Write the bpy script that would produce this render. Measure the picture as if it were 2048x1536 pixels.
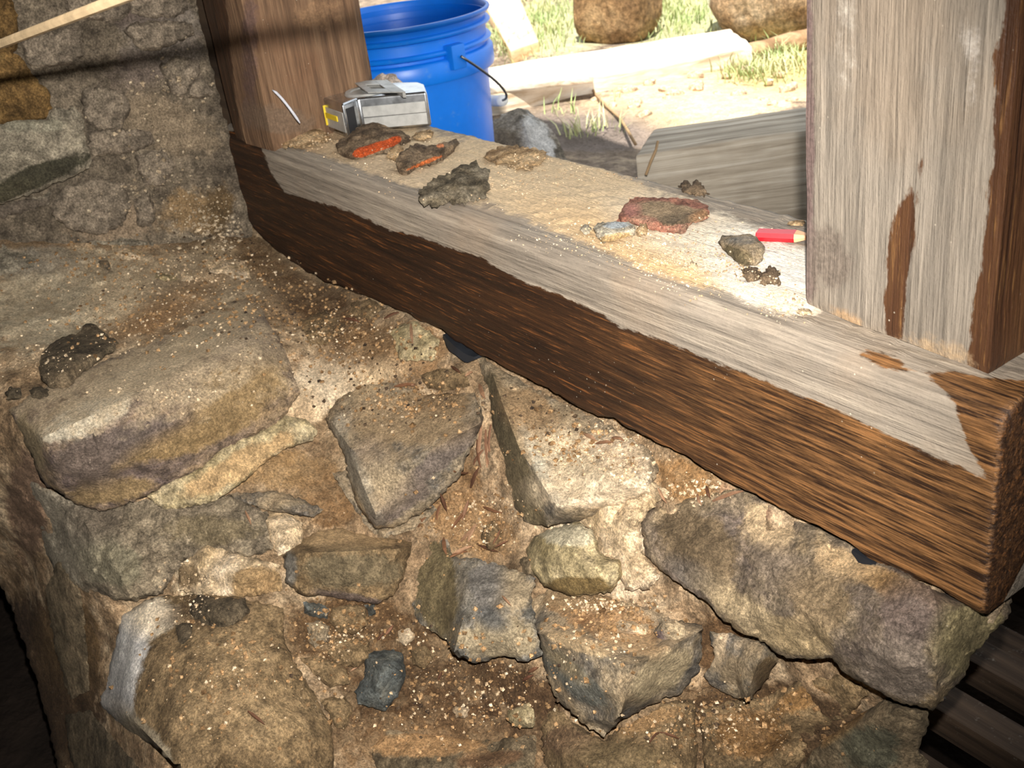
import bpy, bmesh, math, random
import numpy as np
from mathutils import Vector, Matrix
from mathutils.geometry import delaunay_2d_cdt
from mathutils.bvhtree import BVHTree

for o in list(bpy.data.objects):
    bpy.data.objects.remove(o)
random.seed(7)
RNG = np.random.default_rng(7)
SC = bpy.context.scene
COL = SC.collection

# ------------------------------------------------------------------ camera
F = 2229.0
CX, CY = 1024.0, 768.0
def _n(v):
    return v / np.linalg.norm(v)
AX = -_n(np.array([-1714.0, -908.0, 2229.0]))
AZ = -_n(np.array([576.0, 4382.0, 2229.0]))
AY = np.cross(AZ, AX)
R = np.array([AX, AY, AZ])
CAM = np.array([0.0, -0.5, 0.46])

cd = bpy.data.cameras.new('camera')
cam = bpy.data.objects.new('camera', cd)
COL.objects.link(cam)
right, up, back = R @ np.array([1, 0, 0]), R @ np.array([0, -1, 0]), R @ np.array([0, 0, -1])
cam.matrix_world = Matrix(((right[0], up[0], back[0], CAM[0]),
                           (right[1], up[1], back[1], CAM[1]),
                           (right[2], up[2], back[2], CAM[2]), (0, 0, 0, 1)))
cd.sensor_width = 36.0
cd.lens = F / 2048 * 36.0
cd.clip_start = 0.02
cd.clip_end = 200
cd.dof.use_dof = True
cd.dof.focus_distance = 0.86
cd.dof.aperture_fstop = 20.0
SC.camera = cam

# ------------------------------------------------------------------ world, sun, flash, exposure
w = bpy.data.worlds.new('sky')
SC.world = w
w.use_nodes = True
bgn = w.node_tree.nodes['Background']
bgn.inputs[0].default_value = (0.87, 0.94, 1.0, 1)
bgn.inputs[1].default_value = 1.5

sd_ = bpy.data.lights.new('sun', 'SUN')
sd_.energy = 11.0
sd_.angle = 0.012
sd_.color = (1.0, 0.95, 0.86)
sun = bpy.data.objects.new('sun', sd_)
COL.objects.link(sun)
sun.rotation_euler = Vector((-0.26, 0.225, -0.93)).to_track_quat('-Z', 'Y').to_euler()

fd = bpy.data.lights.new('camera_flash', 'SPOT')
fd.energy = 120.0
fd.color = (1.0, 0.97, 0.93)
fd.shadow_soft_size = 0.006
fd.spot_size = math.radians(84)
fd.spot_blend = 1.0
flash = bpy.data.objects.new('camera_flash', fd)
COL.objects.link(flash)
flash.location = Vector(CAM + 0.052 * up + 0.01 * right)
aim = R @ np.array([(660 - CX) / F, (820 - CY) / F, 1.0])
flash.rotation_euler = Vector(aim).to_track_quat('-Z', 'Y').to_euler()

SC.view_settings.view_transform = 'Standard'
SC.view_settings.look = 'None'
SC.view_settings.exposure = 0.0
SC.view_settings.gamma = 1.0
SC.view_settings.use_curve_mapping = False

# ------------------------------------------------------------------ geometry helpers
def rays(P):
    P = np.atleast_2d(np.asarray(P, float))[:, :2]
    q = np.stack([(P[:, 0] - CX) / F, (P[:, 1] - CY) / F, np.ones(len(P))], 1)
    return q @ R.T
def unproj(P, d):
    return CAM + rays(P) * np.asarray(d, float).reshape(-1, 1)
def project(W):
    q = (np.atleast_2d(W) - CAM) @ R
    return np.stack([CX + F * q[:, 0] / q[:, 2], CY + F * q[:, 1] / q[:, 2]], 1), q[:, 2]
def dZ(P, z):
    return (z - CAM[2]) / rays(P)[:, 2]
def onZ(px, py, z):
    P = np.array([[px, py]])
    return unproj(P, dZ(P, z))[0]

def _hash(i, j, k, s):
    h = (i * 374761393 + j * 668265263 + k * 2147483647 + s * 1274126177) & 0xFFFFFFFF
    h = ((h ^ (h >> 13)) * 1274126177) & 0xFFFFFFFF
    h = (h ^ (h >> 16)) & 0xFFFFFFFF
    return h / 4294967295.0
def vnoise(P, seed=0):
    P = np.asarray(P, float)
    I = np.floor(P).astype(np.int64)
    f = P - I
    f = f * f * (3 - 2 * f)
    out = np.zeros(len(P))
    for a in (0, 1):
        for b in (0, 1):
            for c in (0, 1):
                wgt = (f[:, 0] if a else 1 - f[:, 0]) * (f[:, 1] if b else 1 - f[:, 1]) * (f[:, 2] if c else 1 - f[:, 2])
                out += wgt * _hash(I[:, 0] + a, I[:, 1] + b, I[:, 2] + c, seed)
    return out * 2 - 1
def fbm(P, scale, oct=4, seed=0, gain=0.5):
    P = np.asarray(P, float) * scale
    o = np.zeros(len(P)); a = 1.0
    for k in range(oct):
        o += a * vnoise(P, seed + k * 17)
        P = P * 2.03 + 5.3
        a *= gain
    return o

def facets(P, scale, seed=0):
    """broken-rock facets: every cell of a jittered grid is a small tilted plane"""
    Q = np.asarray(P, float) * scale
    I = np.floor(Q).astype(np.int64)
    best = np.full(len(Q), 1e9); val = np.zeros(len(Q))
    for a in (-1, 0, 1):
        for b in (-1, 0, 1):
            for c in (-1, 0, 1):
                J = I + np.array([a, b, c])
                jx = np.stack([_hash(J[:, 0], J[:, 1], J[:, 2], seed + t) for t in range(3)], 1)
                D = Q - (J + jx)
                d = (D * D).sum(1)
                g = np.stack([_hash(J[:, 0], J[:, 1], J[:, 2], seed + 7 + t) * 2 - 1 for t in range(3)], 1)
                v = (D * g).sum(1) + .5 * g[:, 0]
                u = d < best
                best[u] = d[u]; val[u] = v[u]
    return val

def in_poly(P, poly):
    P = np.asarray(P, float); poly = np.asarray(poly, float)[:, :2]
    c = np.zeros(len(P), bool)
    j = len(poly) - 1
    for i in range(len(poly)):
        xi, yi = poly[i]; xj, yj = poly[j]
        cond = ((yi > P[:, 1]) != (yj > P[:, 1]))
        xx = (xj - xi) * (P[:, 1] - yi) / ((yj - yi) if yj != yi else 1e-9) + xi
        c ^= cond & (P[:, 0] < xx)
        j = i
    return c
def seg_dist(P, poly, closed=True):
    P = np.asarray(P, float); poly = np.asarray(poly, float)[:, :2]
    best = np.full(len(P), 1e9)
    n = len(poly)
    for i in range(n if closed else n - 1):
        a = poly[i]; b = poly[(i + 1) % n]
        ab = b - a
        t = np.clip(((P - a) @ ab) / max(ab @ ab, 1e-9), 0, 1)
        best = np.minimum(best, np.linalg.norm(P - (a + t[:, None] * ab), axis=1))
    return best
def sdist(P, poly):
    d = seg_dist(P, poly)
    return np.where(in_poly(P, poly), d, -d)

WORLD_MESHES = []      # (verts, faces) used to drop crumbs on
def mesh_obj(name, V, faces, mat, parent=None, smooth=True, sharp=None, origin=True, attrs=None, solid=False, mats=None, fmat=None):
    V = np.asarray(V, float)
    me = bpy.data.meshes.new(name)
    o_ = V.mean(0) if origin else np.zeros(3)
    if origin:
        o_ = np.array([(V[:, 0].min() + V[:, 0].max()) / 2, (V[:, 1].min() + V[:, 1].max()) / 2, V[:, 2].min()])
    me.from_pydata([tuple(v) for v in (V - o_)], [], [tuple(int(i) for i in f) for f in faces])
    me.update()
    bm = bmesh.new(); bm.from_mesh(me)
    bmesh.ops.recalc_face_normals(bm, faces=bm.faces)
    bm.to_mesh(me); bm.free()
    if smooth:
        me.polygons.foreach_set('use_smooth', [True] * len(me.polygons))
        if sharp:
            me.set_sharp_from_angle(angle=math.radians(sharp))
    for m in (mats or [mat]):
        me.materials.append(m)
    if fmat is not None:
        me.polygons.foreach_set('material_index', fmat)
    if attrs:
        for k, a in attrs.items():
            a = np.asarray(a, float)
            if a.ndim == 2:
                at = me.attributes.new(k, 'FLOAT_COLOR', 'POINT')
                at.data.foreach_set('color', a.ravel())
            else:
                at = me.attributes.new(k, 'FLOAT', 'POINT')
                at.data.foreach_set('value', a.ravel())
    ob = bpy.data.objects.new(name, me)
    COL.objects.link(ob)
    ob.location = o_
    if parent is not None:
        ob.parent = parent
        ob.matrix_parent_inverse = Matrix.Identity(4)
        ob.location = Vector(o_) - Vector(world_loc(parent))
    if solid:
        WORLD_MESHES.append((V, faces))
    return ob
def world_loc(o):
    l = Vector(o.location)
    while o.parent is not None:
        o = o.parent
        l += Vector(o.location)
    return l
def tag(o, label, cat=None, group=None, kind=None):
    if label: o['label'] = label
    if cat: o['category'] = cat
    if group: o['group'] = group
    if kind: o['kind'] = kind
    return o
def empty(name, loc):
    o = bpy.data.objects.new(name, None)
    COL.objects.link(o)
    o.location = loc
    o.empty_display_size = 0.02
    return o
def box_vf(x0, x1, y0, y1, z0, z1):
    V = np.array([(x, y, z) for x in (x0, x1) for y in (y0, y1) for z in (z0, z1)], float)
    Fc = [(0, 1, 3, 2), (4, 6, 7, 5), (0, 4, 5, 1), (2, 3, 7, 6), (0, 2, 6, 4), (1, 5, 7, 3)]
    return V, Fc
def tube_vf(pts, r, n=8):
    pts = np.asarray(pts, float); V = []; Fc = []
    rr = np.broadcast_to(np.asarray(r, float), (len(pts),))
    for i, p in enumerate(pts):
        t = _n(pts[min(i + 1, len(pts) - 1)] - pts[max(i - 1, 0)])
        a = np.cross(t, [0, 0, 1.0])
        if np.linalg.norm(a) < 1e-4: a = np.cross(t, [1.0, 0, 0])
        a = _n(a); b = np.cross(t, a)
        for k in range(n):
            an = 2 * math.pi * k / n
            V.append(p + rr[i] * (math.cos(an) * a + math.sin(an) * b))
    for i in range(len(pts) - 1):
        for k in range(n):
            Fc.append((i * n + k, i * n + (k + 1) % n, (i + 1) * n + (k + 1) % n, (i + 1) * n + k))
    Fc.append(tuple(range(n))[::-1]); Fc.append(tuple(range((len(pts) - 1) * n, len(pts) * n)))
    return np.array(V), Fc
def lathe_vf(prof, n=64):
    V = []; Fc = []
    for r, z in prof:
        for k in range(n):
            a = 2 * math.pi * k / n
            V.append((r * math.cos(a), r * math.sin(a), z))
    for i in range(len(prof) - 1):
        for k in range(n):
            Fc.append((i * n + k, i * n + (k + 1) % n, (i + 1) * n + (k + 1) % n, (i + 1) * n + k))
    return np.array(V), Fc
def prism_vf(poly, z0, z1):
    n = len(poly)
    V = [(p[0], p[1], z0) for p in poly] + [(p[0], p[1], z1) for p in poly]
    Fc = [tuple(range(n))[::-1], tuple(range(n, 2 * n))]
    for i in range(n):
        j = (i + 1) % n
        Fc.append((i, j, n + j, n + i))
    return np.array(V, float), Fc
def bevelled(name, V, Fc, mat, parent=None, width=0.002, seg=2, sharp=40, noise=0.0, nscale=30, sub=0, seed=0, origin=True, solid=False):
    me = bpy.data.meshes.new('t')
    me.from_pydata([tuple(v) for v in V], [], [tuple(int(i) for i in f) for f in Fc])
    bm = bmesh.new(); bm.from_mesh(me)
    bmesh.ops.remove_doubles(bm, verts=bm.verts, dist=1e-6)
    bmesh.ops.recalc_face_normals(bm, faces=bm.faces)
    if width > 0:
        bmesh.ops.bevel(bm, geom=list(bm.edges), offset=width, segments=seg, affect='EDGES', profile=0.6, clamp_overlap=True)
    for _ in range(sub):
        bmesh.ops.triangulate(bm, faces=bm.faces)
        es = [e for e in bm.edges if e.calc_length() > nscale * 0 + sub_len[0]]
        bmesh.ops.subdivide_edges(bm, edges=es, cuts=1, use_grid_fill=False)
    bmesh.ops.triangulate(bm, faces=[f for f in bm.faces if len(f.verts) > 4])
    bm.normal_update()
    bm.verts.index_update()
    Vn = np.array([v.co[:] for v in bm.verts])
    if noise > 0:
        N = np.array([v.normal[:] for v in bm.verts])
        Vn = Vn + N * (fbm(Vn, nscale, 4, seed) * noise)[:, None]
    Fn = [[v.index for v in f.verts] for f in bm.faces]
    bm.free(); bpy.data.meshes.remove(me)
    return mesh_obj(name, Vn, Fn, mat, parent, True, sharp, origin, solid=solid)
sub_len = [0.03]

# ------------------------------------------------------------------ materials
def srgb(r, g, b):
    def f(c):
        c /= 255.0
        return c / 12.92 if c <= 0.04045 else ((c + 0.055) / 1.055) ** 2.4
    return (f(r), f(g), f(b), 1.0)

class NT:
    def __init__(self, name, rough=0.9, spec=0.25, metal=0.0):
        self.m = bpy.data.materials.new(name)
        self.m.use_nodes = True
        self.t = self.m.node_tree
        self.b = self.t.nodes['Principled BSDF']
        self.b.inputs['Roughness'].default_value = rough
        self.b.inputs['Metallic'].default_value = metal
        self.b.inputs['Specular IOR Level'].default_value = spec
        self.co = self.t.nodes.new('ShaderNodeTexCoord').outputs['Object']
    def node(self, typ, **kw):
        n = self.t.nodes.new(typ)
        for k, v in kw.items():
            setattr(n, k, v)
        return n
    def link(self, a, b):
        self.t.links.new(a, b)
    def mapping(self, scale=(1, 1, 1), rot=(0, 0, 0), loc=(0, 0, 0), src=None):
        n = self.node('ShaderNodeMapping')
        n.inputs['Scale'].default_value = scale
        n.inputs['Rotation'].default_value = rot
        n.inputs['Location'].default_value = loc
        self.link(src or self.co, n.inputs['Vector'])
        return n.outputs[0]
    def noise(self, scale, detail=5, rough=0.6, vec=None, dist=0.0):
        n = self.node('ShaderNodeTexNoise')
        n.inputs['Scale'].default_value = scale
        n.inputs['Detail'].default_value = detail
        n.inputs['Roughness'].default_value = rough
        n.inputs['Distortion'].default_value = dist
        self.link(vec or self.co, n.inputs['Vector'])
        return n.outputs['Fac']
    def voro(self, scale, feature='F1', vec=None):
        n = self.node('ShaderNodeTexVoronoi')
        n.feature = feature
        n.inputs['Scale'].default_value = scale
        self.link(vec or self.co, n.inputs['Vector'])
        return n.outputs['Distance']
    def ramp(self, fac, stops, interp='LINEAR'):
        n = self.node('ShaderNodeValToRGB')
        cr = n.color_ramp
        cr.interpolation = interp
        while len(cr.elements) < len(stops):
            cr.elements.new(0.5)
        for e, (p, c) in zip(cr.elements, stops):
            e.position = p
            e.color = c if len(c) == 4 else (*c, 1)
        self.link(fac, n.inputs[0])
        return n.outputs[0]
    def mix(self, fac, a, b, blend='MIX'):
        n = self.node('ShaderNodeMix', data_type='RGBA', blend_type=blend)
        for sock, v in ((n.inputs[0], fac), (n.inputs[6], a), (n.inputs[7], b)):
            if hasattr(v, 'links'):
                self.link(v, sock)
            else:
                sock.default_value = v
        return n.outputs[2]
    def math(self, op, a, b=None, c=None, clamp=False):
        n = self.node('ShaderNodeMath', operation=op, use_clamp=clamp)
        for i, v in enumerate((a, b, c)):
            if v is None: continue
            if hasattr(v, 'links'):
                self.link(v, n.inputs[i])
            else:
                n.inputs[i].default_value = v
        return n.outputs[0]
    def mrange(self, v, a, b, c=0.0, d=1.0, smooth=True):
        n = self.node('ShaderNodeMapRange')
        n.interpolation_type = 'SMOOTHSTEP' if smooth else 'LINEAR'
        self.link(v, n.inputs[0])
        for i, x in enumerate((a, b, c, d)):
            n.inputs[i + 1].default_value = x
        return n.outputs[0]
    def attr(self, name, col=False):
        n = self.node('ShaderNodeAttribute', attribute_name=name)
        return (n.outputs['Color'], n.outputs['Alpha']) if col else n.outputs['Fac']
    def bump(self, h, strength=0.6, dist=0.004, prev=None):
        n = self.node('ShaderNodeBump')
        n.inputs['Strength'].default_value = strength
        n.inputs['Distance'].default_value = dist
        self.link(h, n.inputs['Height'])
        if prev is not None:
            self.link(prev, n.inputs['Normal'])
        self.link(n.outputs[0], self.b.inputs['Normal'])
        return n.outputs[0]
    def color(self, c):
        if hasattr(c, 'links'):
            self.link(c, self.b.inputs['Base Color'])
        else:
            self.b.inputs['Base Color'].default_value = c
    def normal_z(self):
        g = self.node('ShaderNodeNewGeometry')
        s = self.node('ShaderNodeSeparateXYZ')
        self.link(g.outputs['Normal'], s.inputs[0])
        return s.outputs[2]

def scl(c, k):
    return (c[0] * k, c[1] * k, c[2] * k, 1)
G = lambda v: (v, v, v, 1)

_smc = {}
def mat_stone(key, c1, c2, c3, scale=14, band=None, dust=0.0, dustc=(176, 150, 115), speck=0.5, bump=1.0, tint=True, lime=(222, 205, 178)):
    if key in _smc: return _smc[key]
    m = NT('stone_' + key, 0.92, 0.18)
    A, B, Cc = srgb(*c1), srgb(*c2), srgb(*c3)
    vec = None
    if band:
        vec = m.mapping(scale=band[0], src=m.mapping(rot=band[1]))
    n1 = m.noise(scale, 7, 0.68, vec, 0.3)
    n2 = m.noise(75, 5, 0.7)
    n3 = m.noise(400, 5, 0.8)
    col = m.ramp(n1, [(0.36, A), (0.5, B), (0.64, Cc)])
    fine = m.ramp(n2, [(0.35, G(0.5)), (0.5, G(0.98)), (0.65, G(1.55))])
    col = m.mix(1.0, col, fine, 'MULTIPLY')
    grit = m.ramp(n3, [(0.37, G(0.42)), (0.5, G(1.0)), (0.63, G(1.75))])
    col = m.mix(0.85, col, grit, 'MULTIPLY')
    if tint:
        tc, ta = m.attr('tint', True)
        nt = m.noise(45, 6, 0.72)
        fac = m.math('ADD', ta, m.math('MULTIPLY', m.math('SUBTRACT', nt, 0.5), 1.25))
        fac = m.mrange(fac, 0.34, 0.66)
        fac = m.math('MULTIPLY', fac, m.mrange(ta, 0.0, 0.22))
        tcol = m.mix(0.8, tc, grit, 'MULTIPLY')
        tcol = m.mix(0.6, tcol, fine, 'MULTIPLY')
        col = m.mix(fac, col, tcol)
    if dust > 0:
        nz = m.normal_z()
        dn = m.noise(38, 6, 0.75)
        df = m.math('MULTIPLY', m.mrange(nz, 0.35, 0.9), m.mrange(dn, 0.42 - 0.15 * dust, 0.7 - 0.15 * dust))
        df = m.math('MULTIPLY', df, dust)
        dcol = m.mix(0.8, srgb(*dustc), grit, 'MULTIPLY')
        col = m.mix(df, col, dcol)
    # pale lime specks
    vs = m.voro(170)
    sp = m.mrange(vs, 0.13, 0.05)
    sp = m.math('MULTIPLY', sp, m.mrange(m.noise(22, 3, 0.6), 0.5, 0.64))
    col = m.mix(m.math('MULTIPLY', sp, speck), col, srgb(*lime))
    m.color(col)
    h1 = m.noise(46, 8, 0.72, vec)
    p = m.bump(h1, 0.9 * bump, 0.010)
    h2 = m.noise(260, 5, 0.78)
    m.bump(h2, 0.75 * bump, 0.0032, p)
    _smc[key] = m.m
    return m.m

# ------------------------------------------------------------------ depth of the rubble face behind the stones
CT = np.array([
 (500,450,1.50),(640,560,1.37),(720,590,1.28),(890,670,1.14),(1000,738,1.075),(1300,885,.915),(1600,1045,.80),(1965,1235,.69),(2040,1200,.69),
 (0,480,1.43),(100,480,1.44),(300,500,1.45),(0,600,1.33),(100,600,1.34),(300,600,1.33),(0,760,1.15),(200,720,1.18),(400,640,1.27),(500,560,1.38),
 (80,880,1.085),(300,770,1.14),(530,660,1.23),(200,1010,1.12),(400,980,1.12),(620,870,1.17),
 (600,760,1.19),(800,720,1.15),(850,800,1.125),(960,800,1.07),(800,900,1.11),(800,1050,1.10),(1100,950,1.0),(1100,1100,.985),(1000,1080,1.04),(900,1100,1.06),
 (500,1100,1.08),(300,1200,1.12),(100,1000,1.14),(150,1180,1.15),(700,1130,1.07),(700,1250,1.06),(700,1400,1.02),(700,1536,.98),
 (400,1300,1.04),(400,1450,.99),(300,1500,1.02),(500,1536,.96),(1000,1300,.985),(1000,1450,.96),(1000,1600,.92),(1150,1350,.91),(1250,1450,.88),(1250,1550,.86),(1300,1150,.895),(1200,1200,.925),
 (1450,1100,.835),(1450,1300,.855),(1450,1450,.87),(1600,1200,.795),(1600,1380,.83),(1600,1500,.85),(1750,1300,.745),(1850,1380,.735),(1820,1500,.78),(1960,1290,.71),(1700,1650,.84),
 (0,900,1.14),(50,1100,1.27),(100,1300,1.30),(150,1400,1.24),(0,1200,1.45),(0,1500,1.5),(-150,900,1.2),(-150,1300,1.7),(200,1536,1.17),(200,1650,1.12),(700,1700,.93),(1300,1750,.82),(-200,600,1.34),(-200,1700,1.7)], float)
def _tps(r):
    return np.where(r > 0, r * r * np.log(np.maximum(r, 1e-9)), 0)
_P = CT[:, :2] / 1000
_K = _tps(np.linalg.norm(_P[:, None] - _P[None], axis=2)) + np.eye(len(_P)) * 2e-4
_L = np.zeros((len(_P) + 3,) * 2)
_L[:len(_P), :len(_P)] = _K
_L[:len(_P), len(_P):] = np.c_[np.ones(len(_P)), _P]
_L[len(_P):, :len(_P)] = np.c_[np.ones(len(_P)), _P].T
_W = np.linalg.solve(_L, np.r_[CT[:, 2], 0, 0, 0])
def rubble(P):
    p = np.atleast_2d(np.asarray(P, float))[:, :2] / 1000
    k = _tps(np.linalg.norm(p[:, None] - _P[None], axis=2))
    return k @ _W[:-3] + np.c_[np.ones(len(p)), p] @ _W[-3:]
def leftwall(P):
    p = np.atleast_2d(np.asarray(P, float))
    return 1.32 + 0.00012 * p[:, 0] + 0.000213 * p[:, 1]

# ------------------------------------------------------------------ relief solid: a traced outline with its own depth, thickness and facets
def resample(poly, step, jit, seed):
    poly = np.asarray(poly, float)[:, :2]
    out = []
    rng = np.random.default_rng(seed)
    n = len(poly)
    for i in range(n):
        a, b = poly[i], poly[(i + 1) % n]
        L = np.linalg.norm(b - a)
        k = max(1, int(round(L / step)))
        nrm = np.array([-(b - a)[1], (b - a)[0]]) / max(L, 1e-6)
        for j in range(k):
            t = j / k
            q = a + (b - a) * t
            out.append(q + nrm * rng.normal(0, jit) * (1 if j else 0.4))
    return np.array(out)
def coarse_eval(Q, pts, edges, vals):
    r = delaunay_2d_cdt([Vector(p) for p in pts], edges, [], 0, 1e-3)
    vco = np.array([v[:] for v in r[0]])
    val = np.array([np.mean([vals[i] for i in ov]) if ov else 0.0 for ov in r[3]])
    best = np.full(len(Q), -1e9); out = np.zeros(len(Q))
    for f in r[2]:
        a, b, c = vco[f[0]], vco[f[1]], vco[f[2]]
        m = np.array([b - a, c - a]).T
        dt = np.linalg.det(m)
        if abs(dt) < 1e-6: continue
        uv = (Q - a) @ np.linalg.inv(m).T
        mn = np.minimum(np.minimum(uv[:, 0], uv[:, 1]), 1 - uv.sum(1))
        uu = np.clip(uv, 0, 1); s = np.maximum(uu.sum(1), 1)[:, None]; uu = uu / s
        h = val[f[0]] * (1 - uu.sum(1)) + val[f[1]] * uu[:, 0] + val[f[2]] * uu[:, 1]
        up_ = mn > best
        out[up_] = h[up_]; best[up_] = mn[up_]
    return out
def blob_tint(P, blobs):
    rgb = np.zeros((len(P), 3)); al = np.zeros(len(P))
    for (x, y, rx, ry, ang, colr, amt) in blobs or []:
        c, s = math.cos(math.radians(ang)), math.sin(math.radians(ang))
        d = P - np.array([x, y])
        u = (d[:, 0] * c + d[:, 1] * s) / rx
        v = (-d[:, 0] * s + d[:, 1] * c) / ry
        a = amt * np.clip(1.5 - np.sqrt(u * u + v * v) * 1.0, 0, 1)
        cl = np.array(srgb(*colr)[:3])
        na = a + al * (1 - a)
        k = np.where(na > 1e-5, a / np.maximum(na, 1e-5), 0)[:, None]
        rgb = rgb * (1 - k) + cl * k
        al = na
    return np.c_[rgb, al]
def relief(name, outline, mat, parent=None, feats=(), ridges=(), base=rubble, hb=0.012, thick=0.05, step=7, rough=0.003, rscale=30,
           edge=(12, 0.006), jit=1.6, blobs=None, seed=1, back=None, shrink=0.12, solid=True, sharp=38, layer=0.0, chip=0.0018):
    """outline: (px,py[,h]); feats: (px,py,h); ridges: lists of (px,py,h). h = metres in front of the base surface."""
    pts, vals, edges = [], [], []
    n = len(outline)
    for p in outline:
        pts.append((p[0], p[1])); vals.append(p[2] if len(p) > 2 else hb)
    for i in range(n): edges.append((i, (i + 1) % n))
    for f in feats:
        pts.append((f[0], f[1])); vals.append(f[2])
    extra = []
    for rd in ridges:
        k0 = len(pts)
        for f in rd:
            pts.append((f[0], f[1])); vals.append(f[2])
        edges += [(k0 + i, k0 + i + 1) for i in range(len(rd) - 1)]
        for i in range(len(rd) - 1):
            a, b = np.array(rd[i][:2], float), np.array(rd[i + 1][:2], float)
            k = max(1, int(np.linalg.norm(b - a) / step))
            for j in range(k + 1):
                extra.append(a + (b - a) * j / k)
    ol = resample(outline, step, jit, seed)
    rng = np.random.default_rng(seed + 99)
    mn, mx = ol.min(0), ol.max(0)
    gx, gy = np.meshgrid(np.arange(mn[0], mx[0], step), np.arange(mn[1], mx[1], step * 0.87))
    gx = gx + (np.arange(gx.shape[0]) % 2)[:, None] * step / 2
    gp = np.c_[gx.ravel(), gy.ravel()] + rng.normal(0, step * 0.16, (gx.size, 2))
    gp = gp[in_poly(gp, ol)]
    gp = gp[seg_dist(gp, ol) > step * 0.45]
    if extra:
        ex = np.array(extra); ex = ex[in_poly(ex, ol)]
        if len(ex):
            ex = ex[seg_dist(ex, ol) > step * 0.4]
        if len(ex):
            dd = np.min(np.linalg.norm(gp[:, None] - ex[None], axis=2), axis=1) if len(gp) else np.array([])
            gp = np.r_[gp[dd > step * 0.5], ex] if len(gp) else ex
    allp = np.r_[ol, gp]
    no = len(ol)
    r = delaunay_2d_cdt([Vector(p) for p in allp], [(i, (i + 1) % no) for i in range(no)], [], 1, 1e-4)
    Q = np.array([v[:] for v in r[0]])
    tris = [list(f) for f in r[2]]
    # keep triangles inside
    cen = np.array([Q[f].mean(0) for f in tris])
    keep = in_poly(cen, ol)
    tris = [f for f, k in zip(tris, keep) if k]
    used = sorted(set(i for f in tris for i in f))
    rm = {a: i for i, a in enumerate(used)}
    Q = Q[used]; tris = [[rm[i] for i in f] for f in tris]
    h = coarse_eval(Q, pts, edges, vals)
    dO = seg_dist(Q, ol)
    t = np.clip(dO / edge[0], 0, 1)
    edge = (edge[0] * .6, edge[1] * .7)
    t = np.clip(dO / edge[0], 0, 1)
    h = h - edge[1] * (1 - np.sqrt(np.clip(1 - (1 - t) ** 2, 0, 1)))
    d0 = base(Q) - h
    W = unproj(Q, d0)
    disp = fbm(W, rscale, 6, seed, 0.6) * rough
    if chip:
        disp = disp + chip * (facets(W, 30, seed) + .45 * facets(W, 75, seed + 3))
    if layer:
        disp = disp + layer * np.round(2.2 * fbm(W * np.array([1, 1, 3.0]), 14, 3, seed + 5)) / 2.2
    W = unproj(Q, d0 + disp)
    # boundary loop(s)
    cnt = {}
    for f in tris:
        for a, b in ((f[0], f[1]), (f[1], f[2]), (f[2], f[0])):
            cnt[(a, b)] = cnt.get((a, b), 0) + 1
    bed = [(a, b) for (a, b) in cnt if (b, a) not in cnt]
    bv = sorted(set(i for e in bed for i in e))
    cm = Q.mean(0)
    V = [W]; Fc = [tuple(f) for f in tris]
    nV = len(W)
    idx = {a: i for i, a in enumerate(bv)}
    qb = Q[bv]
    if back is None:
        b1, b2 = d0[bv] + thick * 0.45, d0[bv] + thick
    else:
        tb = back(qb)
        b1, b2 = (d0[bv] + np.maximum(tb, d0[bv] + 0.001)) / 2, np.maximum(tb, d0[bv] + 0.002)
    q1 = qb + (cm - qb) * shrink * 0.35
    q2 = qb + (cm - qb) * shrink
    if back is not None:
        b2 = np.maximum(back(q2), d0[bv] + 0.002)
    W1 = unproj(q1, b1); W1 = unproj(q1, b1 + fbm(W1, 40, 3, seed) * rough * 0.6)
    W2 = unproj(q2, b2)
    V += [W1, W2, W2.mean(0)[None]]
    m = len(bv)
    for a, b in bed:
        ia, ib = idx[a], idx[b]
        Fc.append((b, a, nV + ia, nV + ib))
        Fc.append((nV + ib, nV + ia, nV + m + ia, nV + m + ib))
        Fc.append((nV + m + ib, nV + m + ia, nV + 2 * m))
    tint = blob_tint(np.r_[Q, q1, q2, q2.mean(0)[None]], blobs)
    Vv = np.concatenate(V)
    return mesh_obj(name, Vv, Fc, mat, parent, True, sharp, attrs={'tint': tint}, solid=solid)

# ------------------------------------------------------------------ basic materials
M = {}
m = NT('interior_boards', 0.9); n1 = m.noise(6, 6, 0.6, m.mapping((1, 1, 8)))
m.color(m.ramp(n1, [(0.3, srgb(52, 40, 30)), (0.7, srgb(92, 74, 56))])); M['interior'] = m.m

E_CREAM = (226, 203, 170)
E_EARTH = (118, 88, 58)
E_DARK = (84, 62, 42)
E_TAN = (166, 138, 102)
E_GREY = (142, 128, 108)
M['core'] = mat_stone('rubble_earth', (108, 86, 62), (150, 124, 94), (190, 166, 134), 16, dust=0.35, speck=0.9)

# ================================================================== STRUCTURE
# room shell that keeps the daylight outside
FLOOR_Z = -0.62
V, Fc = box_vf(-3.0, 2.0, -2.6, 0.9, FLOOR_Z - 0.1, FLOOR_Z)
m = NT('dark_soil', .95, .1); n1 = m.noise(9, 5, .6); m.color(m.ramp(n1, [(.3, srgb(20, 16, 13)), (.7, srgb(40, 32, 26))])); m.bump(n1, .8, .03); M['soil'] = m.m
floor = mesh_obj('floor', V, Fc, M['soil'], smooth=False); tag(floor, None, None, None, 'structure')
V = np.array([(-3.1, 0.56, 1.50), (2.1, 0.56, 1.50), (2.1, -2.7, 2.6), (-3.1, -2.7, 2.6),
              (-3.1, 0.56, 1.56), (2.1, 0.56, 1.56), (2.1, -2.7, 2.66), (-3.1, -2.7, 2.66)])
ceil = mesh_obj('ceiling', V, [(0, 1, 2, 3), (4, 7, 6, 5), (0, 4, 5, 1), (1, 5, 6, 2), (2, 6, 7, 3), (3, 7, 4, 0)], M['interior'], smooth=False)
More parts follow.
